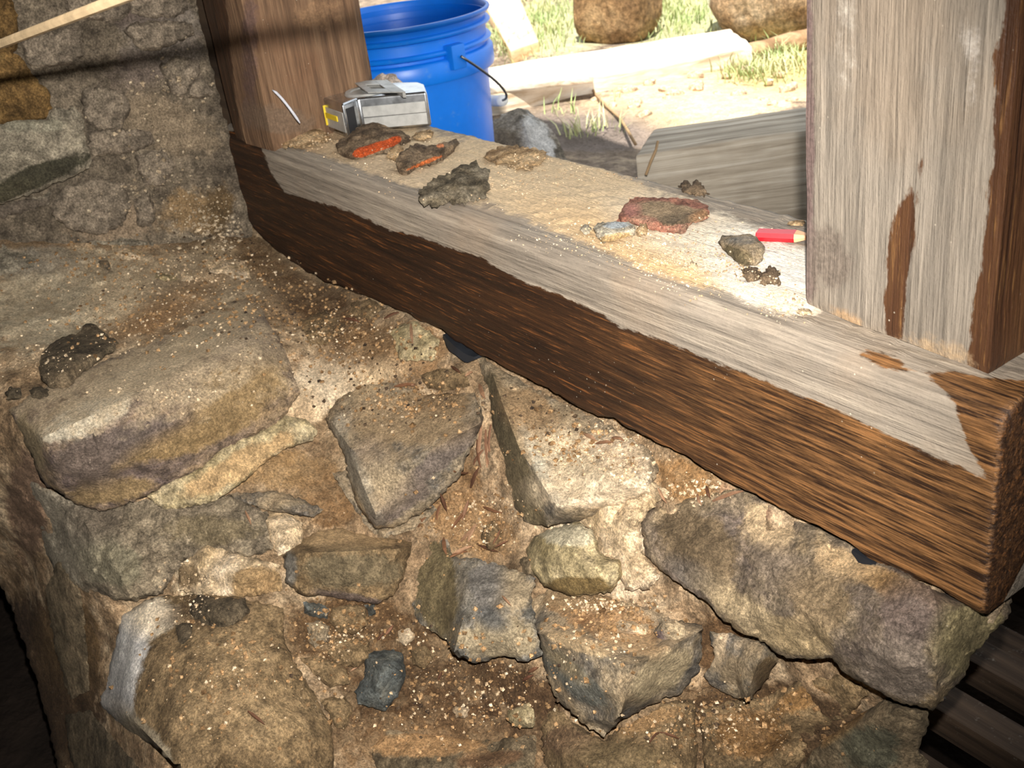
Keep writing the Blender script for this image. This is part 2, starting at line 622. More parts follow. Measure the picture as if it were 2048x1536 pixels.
tag(ceil, None, None, None, 'structure')
for nm, a in (('wall_back', (-3.1, 2.1, -2.7, -2.6, FLOOR_Z, 2.62)), ('wall_right', (2.0, 2.1, -2.6, 0.3, FLOOR_Z, 2.6)),
              ('wall_far_left', (-3.1, -3.0, -2.6, 0.3, FLOOR_Z, 2.6)), ('wall_outer_left', (-3.0, -1.388, 0.03, 0.16, FLOOR_Z, 1.5)),
              ('wall_outer_right', (-0.42, 2.0, 0.50, 0.55, FLOOR_Z, 1.5))):
    V, Fc = box_vf(*a)
    o = mesh_obj(nm, V, Fc, M['interior'], smooth=False); tag(o, None, None, None, 'structure')

# ---- outside ground
GZ = -0.16
m = NT('outside_ground', 0.95, 0.1)
n1 = m.noise(3.0, 6, 0.65); n2 = m.noise(26, 6, 0.7); n3 = m.noise(140, 3, 0.7)
soil = m.ramp(n2, [(0.3, srgb(98, 84, 72)), (0.5, srgb(140, 124, 108)), (0.68, srgb(186, 166, 140))])
sand = m.ramp(n2, [(0.3, srgb(190, 150, 106)), (0.6, srgb(226, 196, 156))])
pc, pa = m.attr('tint', True)
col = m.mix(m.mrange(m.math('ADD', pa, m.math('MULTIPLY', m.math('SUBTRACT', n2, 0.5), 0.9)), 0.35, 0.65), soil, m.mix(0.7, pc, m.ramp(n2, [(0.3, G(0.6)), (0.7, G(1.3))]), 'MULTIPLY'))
col = m.mix(0.6, col, m.ramp(n3, [(0.3, G(0.6)), (0.7, G(1.35))]), 'MULTIPLY')
m.color(col); p = m.bump(n2, 0.9, 0.03); m.bump(n3, 0.7, 0.006, p)
M['ground'] = m.m
gx = np.arange(-6.0, 3.01, 0.05); gy = np.arange(0.15, 7.01, 0.05)
GXX, GYY = np.meshgrid(gx, gy)
def ground_h(x, y):
    P = np.c_[np.ravel(x), np.ravel(y), np.zeros(np.size(x))]
    return GZ + 0.012 * fbm(P, 4, 4, 3) + 0.0 * P[:, 0]
gz = ground_h(GXX, GYY)
V = np.c_[GXX.ravel(), GYY.ravel(), gz]
nx = len(gx)
Fc = [(j * nx + i, j * nx + i + 1, (j + 1) * nx + i + 1, (j + 1) * nx + i) for j in range(len(gy) - 1) for i in range(nx - 1) if not (gx[i] > -0.66 and gy[j] < 0.49)]
gp, _ = project(V)
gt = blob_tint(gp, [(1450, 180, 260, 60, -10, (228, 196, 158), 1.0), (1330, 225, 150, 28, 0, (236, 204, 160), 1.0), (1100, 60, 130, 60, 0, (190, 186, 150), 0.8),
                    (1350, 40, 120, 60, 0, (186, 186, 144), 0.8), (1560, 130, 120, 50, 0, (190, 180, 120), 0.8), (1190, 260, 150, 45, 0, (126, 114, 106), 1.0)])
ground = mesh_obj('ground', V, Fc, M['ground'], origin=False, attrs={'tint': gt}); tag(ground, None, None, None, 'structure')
WORLD_GROUND = (V, Fc)

# ---- left masonry wall
M['plaster'] = mat_stone('clay_plaster', (98, 87, 73), (124, 111, 93), (146, 131, 110), 9, speck=0.35, bump=1.1)
LW = [(-300, -620), (240, -620), (392, 0), (416, 110), (455, 250), (478, 330), (505, 455), (500, 500), (380, 520), (200, 520), (0, 500), (-300, 480)]
wl = relief('wall_left', LW, M['plaster'], None, base=leftwall, hb=0.0, thick=0.25, step=9, rough=0.006, rscale=14, edge=(8, 0.004), jit=2, seed=11, chip=.0016,
            blobs=[(330, 250, 120, 60, 20, (150, 132, 108), .8), (220, 440, 90, 50, 0, (152, 132, 108), .8), (300, 130, 110, 40, -15, (120, 106, 94), .7), (380, 420, 60, 50, 0, (150, 124, 90), .7), (330, 60, 90, 60, 0, (138, 126, 112), .8),
                   (440, 420, 30, 60, 15, (96, 78, 54), .7), (250, 10, 90, 40, 0, (110, 94, 84), .7)], shrink=0.0)
tag(wl, None, None, None, 'structure')
def lst(outline, key, **kw):
    kw.setdefault('chip', .0008)
    o = relief('stone', outline, M[key] if key in M else key, wl, base=leftwall, **kw)
    return o
M['ochre'] = mat_stone('ochre', (96, 74, 44), (134, 104, 62), (158, 128, 80), 16, speck=0.2)
M['greyl'] = mat_stone('grey_left', (122, 113, 97), (148, 137, 117), (162, 150, 128), 10, speck=0.25)
M['plaster2'] = mat_stone('plastered_stone', (116, 104, 89), (138, 124, 106), (156, 141, 120), 12, speck=0.3)
lst([(-60, -40), (28, 4), (36, 30), (36, 96), (20, 110), (-60, 130)], 'ochre', hb=.014, feats=[(0, 50, .022)], thick=.05, rough=.004, seed=21)
lst([(-60, 110), (20, 96), (44, 118), (60, 140), (66, 150), (100, 185), (104, 215), (92, 236), (70, 244), (30, 244), (-60, 262)], 'ochre', hb=.014, feats=[(10, 180, .026), (60, 200, .022)], thick=.05, rough=.004, seed=22)
lst([(-80, 262), (0, 248), (40, 240), (96, 240), (104, 218), (150, 214), (168, 240), (172, 290), (182, 312), (178, 335), (150, 352), (80, 380), (0, 408), (-80, 430)], 'greyl',
    hb=.026, feats=[(60, 290, .036), (0, 330, .038), (120, 330, .034), (20, 385, .026)], thick=.06, rough=.003, seed=23,
    blobs=[(80, 350, 110, 22, -20, (70, 66, 52), 1.0), (10, 385, 60, 16, -20, (84, 78, 60), .9), (60, 250, 90, 20, 0, (158, 150, 128), .7)])
lst([(-80, 440), (0, 412), (60, 396), (104, 384), (104, 410), (60, 425), (0, 440), (-60, 460)], 'greyl', hb=.002, feats=[(40, 412, .004)], thick=.04, rough=.003, seed=24, blobs=[(30, 420, 80, 20, -15, (112, 100, 86), .9)])
for k, (ol, h) in enumerate([
    ([(128, 0), (128, -60), (250, -60), (262, 20), (240, 44), (180, 40), (140, 50)], .008),
    ([(40, 80), (60, 70), (132, 52), (166, 60), (168, 110), (150, 128), (66, 140), (48, 110)], .009),
    ([(246, 60), (262, 46), (330, 40), (384, 46), (390, 70), (352, 88), (300, 104), (276, 96), (258, 74)], .010),
    ([(246, -40), (300, -60), (370, -40), (378, 20), (350, 36), (300, 36), (262, 26)], .007),
    ([(318, 130), (350, 110), (398, 120), (400, 150), (380, 180), (362, 200), (340, 184)], .010),
    ([(374, 170), (400, 150), (418, 170), (426, 190), (400, 198), (376, 196)], .012),
    ([(160, 180), (200, 170), (250, 184), (262, 220), (240, 260), (196, 262), (168, 240)], .008),
    ([(174, 262), (230, 256), (300, 262), (312, 286), (260, 306), (190, 312), (176, 290)], .009),
    ([(98, 410), (130, 372), (200, 356), (250, 366), (262, 410), (246, 452), (200, 470), (150, 462), (110, 440)], .016),
    ([(268, 398), (300, 384), (312, 420), (304, 456), (276, 452)], .014),
    ([(270, 310), (330, 296), (352, 330), (330, 372), (290, 372), (276, 340)], .008)]):
    h = h * 1.5
    lst(ol, 'plaster2', hb=h * .75, feats=[(np.mean([p[0] for p in ol]), np.mean([p[1] for p in ol]), h)], thick=.04, rough=.003, seed=30 + k, edge=(10, .007))

# ---- rubble wall under the beam
CORE = [(-300, 470), (0, 455), (250, 470), (420, 440), (500, 410), (600, 500), (720, 560), (900, 640), (1000, 705), (1300, 850), (1600, 1010), (1900, 1160),
        (2020, 1190), (1925, 1340), (1880, 1395), (1850, 1440), (1835, 1510), (1850, 1760), (150, 1760), (120, 1560), (96, 1440), (60, 1320), (10, 1190), (-60, 1040), (-120, 920), (-300, 880)]
core_blobs = [
    (655, 770, 75, 55, -20, E_CREAM, 1.0), (760, 740, 70, 26, -25, (206, 178, 140), .8), (600, 820, 40, 40, 0, (196, 168, 132), .8),
    (1180, 1010, 120, 70, 10, E_CREAM, 1.0), (1230, 1080, 60, 60, 0, (232, 208, 176), 1.0), (1250, 1160, 50, 40, 0, (214, 190, 158), .9), (1150, 930, 90, 40, 25, (206, 186, 158), .7),
    (330, 560, 260, 60, 0, (172, 153, 125), .8), (100, 610, 150, 80, -20, (184, 168, 140), .9), (60, 520, 90, 30, 0, (140, 130, 114), .8), (230, 600, 60, 40, -30, (206, 184, 150), .8),
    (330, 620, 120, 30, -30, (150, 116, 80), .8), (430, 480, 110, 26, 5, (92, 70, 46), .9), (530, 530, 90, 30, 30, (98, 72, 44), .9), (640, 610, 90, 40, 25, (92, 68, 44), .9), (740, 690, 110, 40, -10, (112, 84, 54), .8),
    (850, 700, 60, 60, 0, (150, 116, 80), .7), (430, 500, 40, 20, 0, (170, 150, 120), .7),
    (560, 940, 110, 40, 0, (160, 128, 88), .8), (660, 1000, 60, 60, 30, (128, 98, 66), .9), (900, 960, 60, 80, 0, (134, 102, 68), .8), (950, 1060, 90, 60, 20, (150, 118, 82), .8),
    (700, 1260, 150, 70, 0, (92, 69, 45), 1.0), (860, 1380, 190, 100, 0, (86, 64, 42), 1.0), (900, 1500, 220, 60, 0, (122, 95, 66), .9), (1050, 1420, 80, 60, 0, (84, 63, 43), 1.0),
    (420, 1150, 80, 60, 0, (206, 184, 150), .9), (560, 1060, 40, 50, 0, (186, 160, 122), .8),
    (1430, 1290, 60, 60, 0, (98, 73, 48), .9), (1500, 1420, 160, 60, 0, (92, 70, 47), 1.0), (1650, 1480, 120, 60, 0, (90, 70, 49), .9), (1350, 1480, 120, 60, 0, (94, 72, 49), 1.0),
    (1370, 960, 80, 50, 30, (150, 114, 74), .8), (1500, 1010, 60, 30, 30, (190, 150, 120), .7),
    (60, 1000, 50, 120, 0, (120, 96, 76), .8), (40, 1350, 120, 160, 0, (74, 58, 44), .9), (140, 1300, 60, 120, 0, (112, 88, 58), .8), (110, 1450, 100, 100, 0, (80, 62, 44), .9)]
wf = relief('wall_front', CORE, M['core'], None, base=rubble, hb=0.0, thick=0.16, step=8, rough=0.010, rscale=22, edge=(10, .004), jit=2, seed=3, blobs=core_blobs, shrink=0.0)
tag(wf, None, None, None, 'structure')

PURPLE = (112, 96, 96)
M['purple'] = mat_stone('purple_banded', (112, 96, 88), (138, 118, 98), (166, 140, 106), 11, band=((0.45, 2.2, 3.4), (0, 0, -2.0)), dust=0.85, dustc=(188, 166, 134), speck=0.6)
M['greyrough'] = mat_stone('grey_rough', (108, 96, 80), (142, 127, 105), (170, 153, 126), 20, speck=0.5, bump=1.4)
M['brown'] = mat_stone('brown', (98, 80, 56), (126, 104, 74), (148, 124, 90), 12, dust=0.2, speck=0.8)
M['greytan'] = mat_stone('grey_tan', (104, 98, 90), (144, 128, 104), (176, 152, 118), 14, dust=0.5, speck=0.6)
M['olive'] = mat_stone('olive', (96, 83, 63), (122, 106, 82), (146, 126, 98), 14, speck=0.5)
M['cream'] = mat_stone('cream_lime', (186, 160, 122), (212, 186, 150), (230, 208, 178), 20, speck=0.3)
M['yellowish'] = mat_stone('yellowish', (140, 124, 88), (172, 154, 116), (190, 172, 138), 16, speck=0.4)
M['bluegrey'] = mat_stone('blue_grey', (98, 95, 88), (130, 120, 104), (156, 142, 118), 16, speck=0.5)
M['slate'] = mat_stone('slate', (62, 66, 66), (78, 80, 76), (96, 92, 80), 14, speck=0.3, bump=0.6)
M['darkstone'] = mat_stone('dark_loose', (72, 62, 48), (92, 80, 62), (112, 96, 74), 18, speck=0.25)
M['right'] = mat_stone('right_slab', (116, 102, 92), (146, 128, 104), (176, 150, 112), 11, speck=0.6, bump=1.4)

def st(outline, key, **kw):
    foot = kw.pop('foot', .72)
    if kw.get('ridges'):            # dressed faces: proud arris, foot set back
        cyo = np.mean([p[1] for p in outline])
        kw['ridges'] = [[(x, y, h * 1.4) for x, y, h in r] for r in kw['ridges']]
        outline = [(p[0], p[1], (p[2] if len(p) > 2 else kw.get('hb', .012)) * (foot if p[1] > cyo else 1.0)) for p in outline]
    return relief('stone', outline, M[key], wf, **kw)
# A the large purple stone on the left with its dusty top
st([(16, 820, .0), (60, 790, .0), (150, 745, .004), (250, 705, .0), (350, 655, .0), (440, 610, .0), (505, 592, .0), (522, 612, .006), (533, 641, .016), (560, 676, .02), (581, 734, .03), (601, 785, .034), (591, 799, .032),
    (560, 845, .03), (513, 870, .03), (444, 898, .034), (410, 935, .034), (342, 963, .036), (294, 992, .036), (206, 1022, .034), (149, 1007, .03), (84, 965, .022), (60, 905, .012)],
   'purple', ridges=[[(82, 876, .036), (171, 836, .04), (260, 792, .04), (342, 751, .038), (430, 700, .036), (495, 669, .032), (530, 645, .02)], [(82, 876, .036), (102, 930, .036), (120, 985, .03)]],
   feats=[(300, 870, .050), (450, 790, .048), (540, 730, .04), (200, 930, .046), (150, 790, .016), (300, 715, .014), (430, 640, .012)],
   thick=.10, rough=.0035, seed=41, edge=(9, .005), layer=.0016,
   blobs=[(300, 740, 190, 34, -25, (196, 176, 146), .8), (170, 840, 90, 26, -20, (206, 192, 166), 1.0), (250, 880, 130, 30, -18, (110, 96, 86), 1.0), (500, 700, 60, 40, -25, (130, 116, 106), .8), (480, 780, 100, 60, -20, (156, 130, 92), .9),
          (380, 880, 120, 30, -20, (150, 124, 86), .8), (220, 985, 100, 26, -8, (160, 134, 96), .8), (180, 930, 60, 40, 0, (120, 104, 92), .8), (420, 650, 90, 30, -25, (186, 168, 138), .8), (530, 640, 20, 20, 0, (118, 106, 106), .8), (60, 880, 20, 60, -20, (156, 136, 104), .9)])
# A2 the tan ledge slab sticking out under it
st([(294, 992), (342, 960), (410, 930), (444, 893), (513, 862), (570, 830), (610, 838), (625, 850), (636, 862), (626, 880), (608, 886), (564, 900), (523, 930), (500, 952), (458, 985), (420, 1004), (381, 1014), (328, 1019)],
   'yellowish', hb=.022, feats=[(450, 940, .034), (560, 870, .032)], thick=.06, rough=.002, seed=42, edge=(9, .006), blobs=[(480, 930, 140, 30, -28, (190, 158, 114), .8)])
# B grey rough stone in the next course
st([(20, 950, -.01), (70, 965, .0), (149, 1005, .008), (206, 1020, .01), (294, 998, .012), (381, 1012, .014), (458, 988, .01), (500, 1008, .012), (538, 1030, .012), (544, 1100, .016), (496, 1112, .02), (412, 1096, .02), (370, 1120, .018),
    (345, 1150, .018), (326, 1186, .02), (267, 1203, .02), (225, 1199, .018), (164, 1180, .012), (112, 1150, .0), (78, 1075, -.006), (40, 1010, -.012)],
   'greyrough', ridges=[[(150, 1010, .014), (190, 1080, .026), (236, 1140, .03), (262, 1196, .026)]], feats=[(340, 1070, .03), (440, 1050, .028), (110, 1050, .012)], thick=.08, rough=.006, rscale=45, seed=43, edge=(8, .005),
   blobs=[(110, 1060, 60, 110, -30, (156, 144, 124), .9), (230, 1130, 70, 50, 30, (140, 130, 106), .8), (190, 1040, 60, 40, 0, (122, 109, 92), .8), (420, 1060, 100, 40, 0, (140, 124, 96), .7)])
# lime heap on top of C
st([(356, 1140), (384, 1104), (412, 1090), (470, 1104), (520, 1118), (560, 1130), (566, 1180), (520, 1190), (460, 1196), (400, 1190), (360, 1180)], 'cream', hb=.012, feats=[(430, 1140, .03), (500, 1160, .026)], thick=.05, rough=.006, rscale=60, seed=44,
   blobs=[(520, 1170, 60, 40, 0, (168, 138, 98), .9), (370, 1150, 40, 30, 0, (140, 118, 88), .7)])
# C large brown stone at the lower left
st([(244, 1232, .02), (290, 1200, .016), (324, 1192, .014), (400, 1190, .016), (480, 1195, .018), (568, 1217, .022), (568, 1274, .03), (588, 1324, .034), (630, 1389, .04), (664, 1457, .044), (668, 1510, .046), (660, 1600, .046), (500, 1680, .03), (420, 1620, .02),
    (355, 1540, .01), (300, 1490, .0), (250, 1462, -.006), (198, 1406, -.004), (212, 1362, .0), (232, 1285, .012)],
   'brown', ridges=[[(300, 1205, .028), (272, 1290, .038), (252, 1370, .042), (240, 1418, .036)], [(240, 1418, .036), (270, 1444, .044), (325, 1500, .05), (400, 1590, .05)]],
   feats=[(420, 1330, .058), (520, 1400, .062), (450, 1500, .062), (560, 1300, .045), (600, 1450, .058), (400, 1240, .035)], thick=.12, rough=.004, rscale=20, seed=45, edge=(12, .007),
   blobs=[(255, 1310, 34, 110, 14, (206, 200, 192), 1.0), (232, 1400, 30, 40, -30, (196, 190, 184), 1.0), (300, 1230, 46, 40, 0, (226, 208, 180), 1.0), (290, 1480, 26, 90, -42, (166, 150, 124), .9), (420, 1230, 90, 30, 0, (100, 80, 56), .8)])
# bits on C
st([(378, 1208), (396, 1190), (440, 1196), (490, 1196), (500, 1226), (470, 1256), (440, 1266), (400, 1254), (380, 1236)], 'darkstone', hb=.034, feats=[(440, 1225, .05)], thick=.03, rough=.004, seed=46, edge=(10, .008))
st([(350, 1250), (384, 1248), (386, 1276), (372, 1296), (352, 1296)], 'darkstone', hb=.044, feats=[(368, 1270, .054)], thick=.03, rough=.002, seed=47, edge=(8, .006))
# D central stone with thin slab under it
st([(664, 945), (690, 940), (734, 1035), (750, 1058), (789, 1050), (844, 1022), (866, 1008), (876, 1020), (832, 1058), (768, 1075), (748, 1068), (710, 1020)], 'greytan', hb=.012, feats=[(760, 1062, .02)], thick=.05, rough=.002, seed=48, edge=(7, .005))
st([(650, 836, .01), (672, 803, .004), (715, 772, .0), (793, 762, .0), (851, 788, .002), (949, 785, .006), (968, 834, .02), (960, 856, .026), (930, 924, .034), (922, 951, .036), (863, 1010, .04), (844, 1026, .04), (789, 1055, .04), (752, 1058, .038), (734, 1038, .034), (711, 1002, .03), (696, 944, .026), (684, 897, .022), (666, 866, .014)],
   'greytan', ridges=[[(668, 850, .022), (700, 895, .038), (735, 925, .046), (800, 925, .05), (880, 890, .048), (962, 846, .028)], [(700, 895, .036), (722, 960, .044), (752, 1030, .046)]],
   feats=[(830, 980, .054), (780, 1010, .054), (800, 830, .022)], thick=.09, rough=.003, seed=49, edge=(8, .005),
   blobs=[(900, 900, 90, 20, -38, (108, 96, 86), 1.0), (800, 1000, 70, 30, -35, (118, 104, 92), .9), (740, 920, 36, 40, 0, (120, 110, 104), .8), (760, 960, 50, 50, 0, (168, 148, 118), .9), (810, 840, 120, 50, 0, (156, 133, 102), .9), (720, 960, 16, 80, -25, (150, 140, 122), .9), (680, 860, 20, 30, 0, (156, 146, 128), .8), (880, 800, 60, 30, 0, (110, 86, 58), .8)])
# F stone with the dark flank right of D
st([(952, 706, .0), (1008, 742, .0), (1086, 788, .0), (1200, 840, .0), (1300, 900, .004), (1318, 935, .01), (1300, 985, .02), (1230, 1012, .026), (1150, 1045, .026), (1090, 1053, .024), (1047, 1042, .018), (1027, 1010, .010), (1008, 952, .004), (988, 866, .0), (974, 788, -.004)],
   'greytan', ridges=[[(984, 745, .012), (1008, 815, .03), (1039, 897, .04), (1070, 945, .046), (1098, 990, .046), (1110, 1030, .036)], [(1098, 990, .046), (1160, 1000, .042), (1240, 968, .034), (1300, 940, .022)]],
   feats=[(1120, 900, .03), (1050, 1000, .026), (1200, 1005, .038), (1150, 850, .012)], thick=.10, rough=.005, rscale=34, seed=50, edge=(8, .004),
   blobs=[(1040, 960, 30, 110, -22, (118, 104, 78), 1.0), (1000, 830, 22, 90, -15, (104, 92, 68), 1.0), (1190, 980, 110, 40, 0, E_CREAM, 1.0), (1130, 900, 70, 40, 30, (206, 186, 154), .9), (1060, 820, 60, 40, 30, (136, 108, 76), .9), (1240, 900, 60, 36, 25, (206, 184, 156), .8), (1080, 930, 12, 70, -25, (190, 180, 158), .7)])
# lime mortar mass right of F
st([(1110, 1030), (1160, 1000), (1240, 975), (1300, 960), (1340, 985), (1300, 1020), (1280, 1060), (1290, 1120), (1320, 1150), (1300, 1180), (1250, 1180), (1235, 1130), (1200, 1110), (1185, 1060), (1150, 1050)], 'cream', hb=.014, feats=[(1230, 1050, .03), (1265, 1120, .022)], thick=.05, rough=.007, rscale=60, seed=51)
# G yellowish rounded stone
st([(1053, 1098), (1069, 1072), (1108, 1055), (1159, 1043), (1186, 1062), (1200, 1105), (1243, 1125), (1245, 1150), (1222, 1186), (1147, 1193), (1088, 1174), (1060, 1137)], 'yellowish', hb=.024, feats=[(1130, 1090, .05), (1190, 1140, .046), (1110, 1140, .05)], thick=.07, rough=.004, seed=52, edge=(12, .01),
   blobs=[(1150, 1175, 70, 22, 0, (118, 98, 62), .9), (1140, 1070, 60, 26, 0, (186, 174, 146), .8)])
# H stone with the olive flank
st([(838, 1059, .0), (858, 1038, .0), (893, 1070, .006), (905, 1115, .012), (948, 1115, .026), (991, 1127, .03), (1073, 1156, .03), (1062, 1188, .034), (1073, 1254, .04), (1084, 1312, .044), (1049, 1324, .048), (1010, 1312, .05), (952, 1327, .05), (905, 1309, .044), (893, 1281, .036), (834, 1242, .014), (819, 1211, .006), (834, 1137, .0)],
   'bluegrey', ridges=[[(905, 1115, .014), (935, 1160, .036), (926, 1240, .05), (908, 1304, .046)]], feats=[(1000, 1200, .054), (1010, 1270, .06), (880, 1200, .024), (960, 1290, .058)], thick=.09, rough=.004, rscale=36, seed=53, edge=(8, .005),
   blobs=[(870, 1170, 44, 110, -8, (112, 98, 70), 1.0), (1000, 1280, 80, 40, 0, (156, 140, 112), .9), (1030, 1180, 40, 50, 0, (160, 142, 114), .8), (970, 1170, 36, 50, 0, (112, 106, 98), .9), (985, 1240, 30, 20, 20, (96, 94, 90), .8)])
# I brown stone left of H
st([(568, 1099, .004), (631, 1064, .0), (678, 1056, .0), (756, 1072, .002), (823, 1084, .006), (820, 1110, .014), (807, 1156, .022), (787, 1191, .026), (756, 1207, .03), (717, 1204, .03), (651, 1192, .028), (610, 1192, .024), (570, 1166, .016)],
   'brown', ridges=[[(572, 1108, .016), (623, 1105, .034), (717, 1102, .038), (812, 1096, .02)]], feats=[(690, 1150, .042), (760, 1140, .038), (690, 1080, .014)], thick=.08, rough=.005, rscale=40, seed=54, edge=(8, .006),
   blobs=[(700, 1075, 110, 22, 0, (178, 148, 108), .9), (700, 1140, 110, 40, 0, (112, 98, 74), .8), (580, 1140, 14, 40, 0, (120, 114, 104), .7), (700, 1196, 80, 10, 8, (106, 90, 80), .8)])
# J pointed block
st([(1053, 1205, .01), (1100, 1178, .008), (1200, 1190, .008), (1300, 1215, .012), (1350, 1240, .014), (1404, 1250, .014), (1404, 1280, .018), (1400, 1342, .022), (1361, 1389, .032), (1326, 1397, .036), (1241, 1441, .05), (1221, 1463, .05), (1209, 1475, .048), (1159, 1441, .046), (1108, 1391, .038), (1088, 1332, .032), (1078, 1270, .026), (1062, 1240, .018)],
   'greytan', foot=.5, ridges=[[(1080, 1268, .036), (1172, 1293, .058), (1260, 1330, .07), (1330, 1300, .05), (1400, 1262, .024)], [(1260, 1330, .07), (1252, 1390, .066), (1238, 1440, .056)]],
   feats=[(1150, 1370, .058), (1320, 1350, .05), (1200, 1240, .032), (1300, 1270, .03)], thick=.10, rough=.003, rscale=34, seed=55, edge=(7, .004),
   blobs=[(1160, 1290, 80, 16, 18, (206, 178, 138), .9), (1150, 1360, 90, 26, 40, (104, 102, 92), .9), (1130, 1330, 50, 14, 40, (150, 132, 100), .7), (1320, 1350, 80, 34, -38, (166, 148, 116), .9), (1220, 1240, 110, 36, 15, (146, 108, 72), .95), (1260, 1280, 60, 26, 20, (200, 166, 124), .7), (1150, 1200, 60, 22, 0, (150, 120, 84), .9)])
# K purple chip hanging over J
st([(1308, 1262), (1322, 1236), (1350, 1240), (1370, 1252), (1378, 1284), (1362, 1306), (1342, 1302), (1320, 1294)], 'greytan', hb=.045, feats=[(1345, 1268, .056)], thick=.03, rough=.002, seed=56, edge=(6, .004), blobs=[(1322, 1282, 14, 24, -20, (112, 96, 92), 1.0), (1352, 1262, 20, 22, 0, (180, 160, 128), .9)])
# L small wedge block
st([(1420, 1262), (1467, 1268), (1490, 1276), (1530, 1286), (1556, 1318), (1522, 1378), (1498, 1400), (1480, 1400), (1424, 1372), (1408, 1350), (1430, 1316)], 'greytan', hb=.016, ridges=[[(1530, 1288, .022), (1518, 1322, .04), (1492, 1396, .034)]], feats=[(1470, 1330, .034), (1534, 1336, .026)], thick=.07, rough=.0025, seed=57, edge=(6, .004),
   blobs=[(1435, 1300, 16, 40, 20, (196, 172, 140), .8), (1530, 1345, 20, 40, 25, (112, 92, 64), .9), (1470, 1340, 36, 36, 0, (142, 124, 98), .7)])
# M big right slab
st([(1282, 1045, .014), (1300, 1020, .006), (1365, 1000, .0), (1482, 975, .0), (1600, 1035, .002), (1750, 1110, .006), (1871, 1180, .012), (1960, 1215, .0), (2026, 1190, -.012), (2016, 1237, -.008), (1972, 1280, -.002), (1940, 1315, .004), (1932, 1350, .01), (1908, 1377, .016), (1889, 1394, .022), (1880, 1406, .03), (1866, 1422, .036), (1834, 1411, .04), (1795, 1403, .04), (1756, 1381, .04), (1717, 1362, .04), (1686, 1342, .04), (1658, 1315, .04),
    (1623, 1318, .042), (1580, 1317, .042), (1553, 1307, .04), (1529, 1284, .038), (1482, 1266, .036), (1443, 1237, .032), (1415, 1205, .028), (1346, 1160, .024), (1290, 1110, .02)],
   'right', foot=1.0, ridges=[[(1866, 1180, .02), (1874, 1210, .028), (1877, 1288, .034), (1872, 1350, .036), (1874, 1398, .034)]],
   feats=[(1600, 1220, .05), (1700, 1280, .056), (1800, 1330, .056), (1780, 1240, .046), (1500, 1080, .012), (1400, 1090, .026), (1650, 1150, .026)], thick=.10, rough=.0045, rscale=40, seed=58, edge=(8, .005),
   blobs=[(1400, 1090, 90, 60, 30, (118, 100, 76), 1.0), (1380, 1150, 50, 24, 35, (112, 102, 92), .7), (1540, 1050, 60, 40, 30, (204, 176, 138), .9), (1700, 1130, 80, 30, 25, (206, 174, 132), .8), (1800, 1180, 70, 26, 25, (150, 116, 74), .9), (1820, 1230, 60, 60, 0, (138, 120, 108), 1.0), (1800, 1340, 80, 60, 20, (148, 132, 116), .9), (1500, 1230, 110, 30, 35, (178, 156, 122), .9), (1600, 1280, 70, 36, 15, (176, 152, 114), .9), (1560, 1140, 60, 40, 30, (132, 116, 98), .8), (1640, 1200, 70, 60, 30, (150, 128, 98), .8),
          (1940, 1270, 60, 80, 30, (158, 142, 104), 1.0)])
# bottom right stones
st([(1771, 1397, .004), (1857, 1420, .01), (1858, 1450, .014), (1836, 1500, .016), (1858, 1522, .016), (1860, 1620, .016), (1600, 1640, .016), (1606, 1540, .016), (1625, 1500, .014), (1680, 1456, .012)], 'olive', feats=[(1760, 1480, .034), (1740, 1560, .034)], ridges=[[(1690, 1460, .02), (1800, 1420, .022), (1840, 1440, .02)]], thick=.08, rough=.005, rscale=30, seed=59,
   blobs=[(1690, 1450, 60, 14, -40, (160, 124, 80), .9), (1740, 1500, 70, 50, 0, (96, 92, 74), .8)])
st([(1400, 1420), (1440, 1400), (1530, 1395), (1600, 1360), (1680, 1350), (1740, 1385), (1690, 1440), (1620, 1495), (1590, 1560), (1560, 1640), (1420, 1640), (1405, 1500)], 'brown', hb=.004, feats=[(1580, 1430, .022), (1500, 1500, .022)], thick=.08, rough=.005, seed=60, blobs=[(1500, 1470, 80, 50, 0, (116, 86, 52), .8), (1600, 1400, 60, 24, -20, (140, 106, 66), .8)])
st([(1084, 1448), (1110, 1410), (1150, 1446), (1209, 1482), (1250, 1446), (1330, 1405), (1390, 1395), (1396, 1500), (1394, 1640), (1090, 1640)], 'brown', hb=.004, feats=[(1200, 1540, .026), (1320, 1480, .026), (1130, 1500, .018)], thick=.08, rough=.004, seed=61, blobs=[(1130, 1480, 50, 30, 0, (104, 82, 60), .9), (1300, 1440, 60, 20, -20, (160, 126, 86), .8), (1250, 1520, 100, 40, 0, (112, 94, 66), .8)])
st([(740, 1500), (780, 1460), (860, 1470), (960, 1480), (1070, 1470), (1080, 1560), (1060, 1660), (760, 1660)], 'olive', hb=.004, feats=[(900, 1520, .022), (1000, 1540, .022)], thick=.08, rough=.006, seed=62, blobs=[(850, 1490, 120, 26, 0, (164, 128, 88), .9), (980, 1520, 80, 16, -8, (110, 84, 60), .8)])
# R blue slate piece
st([(730, 1318), (748, 1301), (787, 1297), (807, 1312), (813, 1352), (796, 1394), (772, 1422), (717, 1408), (709, 1383), (729, 1352)], 'slate', hb=.016, ridges=[[(735, 1316, .024), (765, 1330, .034), (800, 1345, .026)]], feats=[(750, 1380, .034)], thick=.04, rough=.002, seed=63, edge=(7, .004))
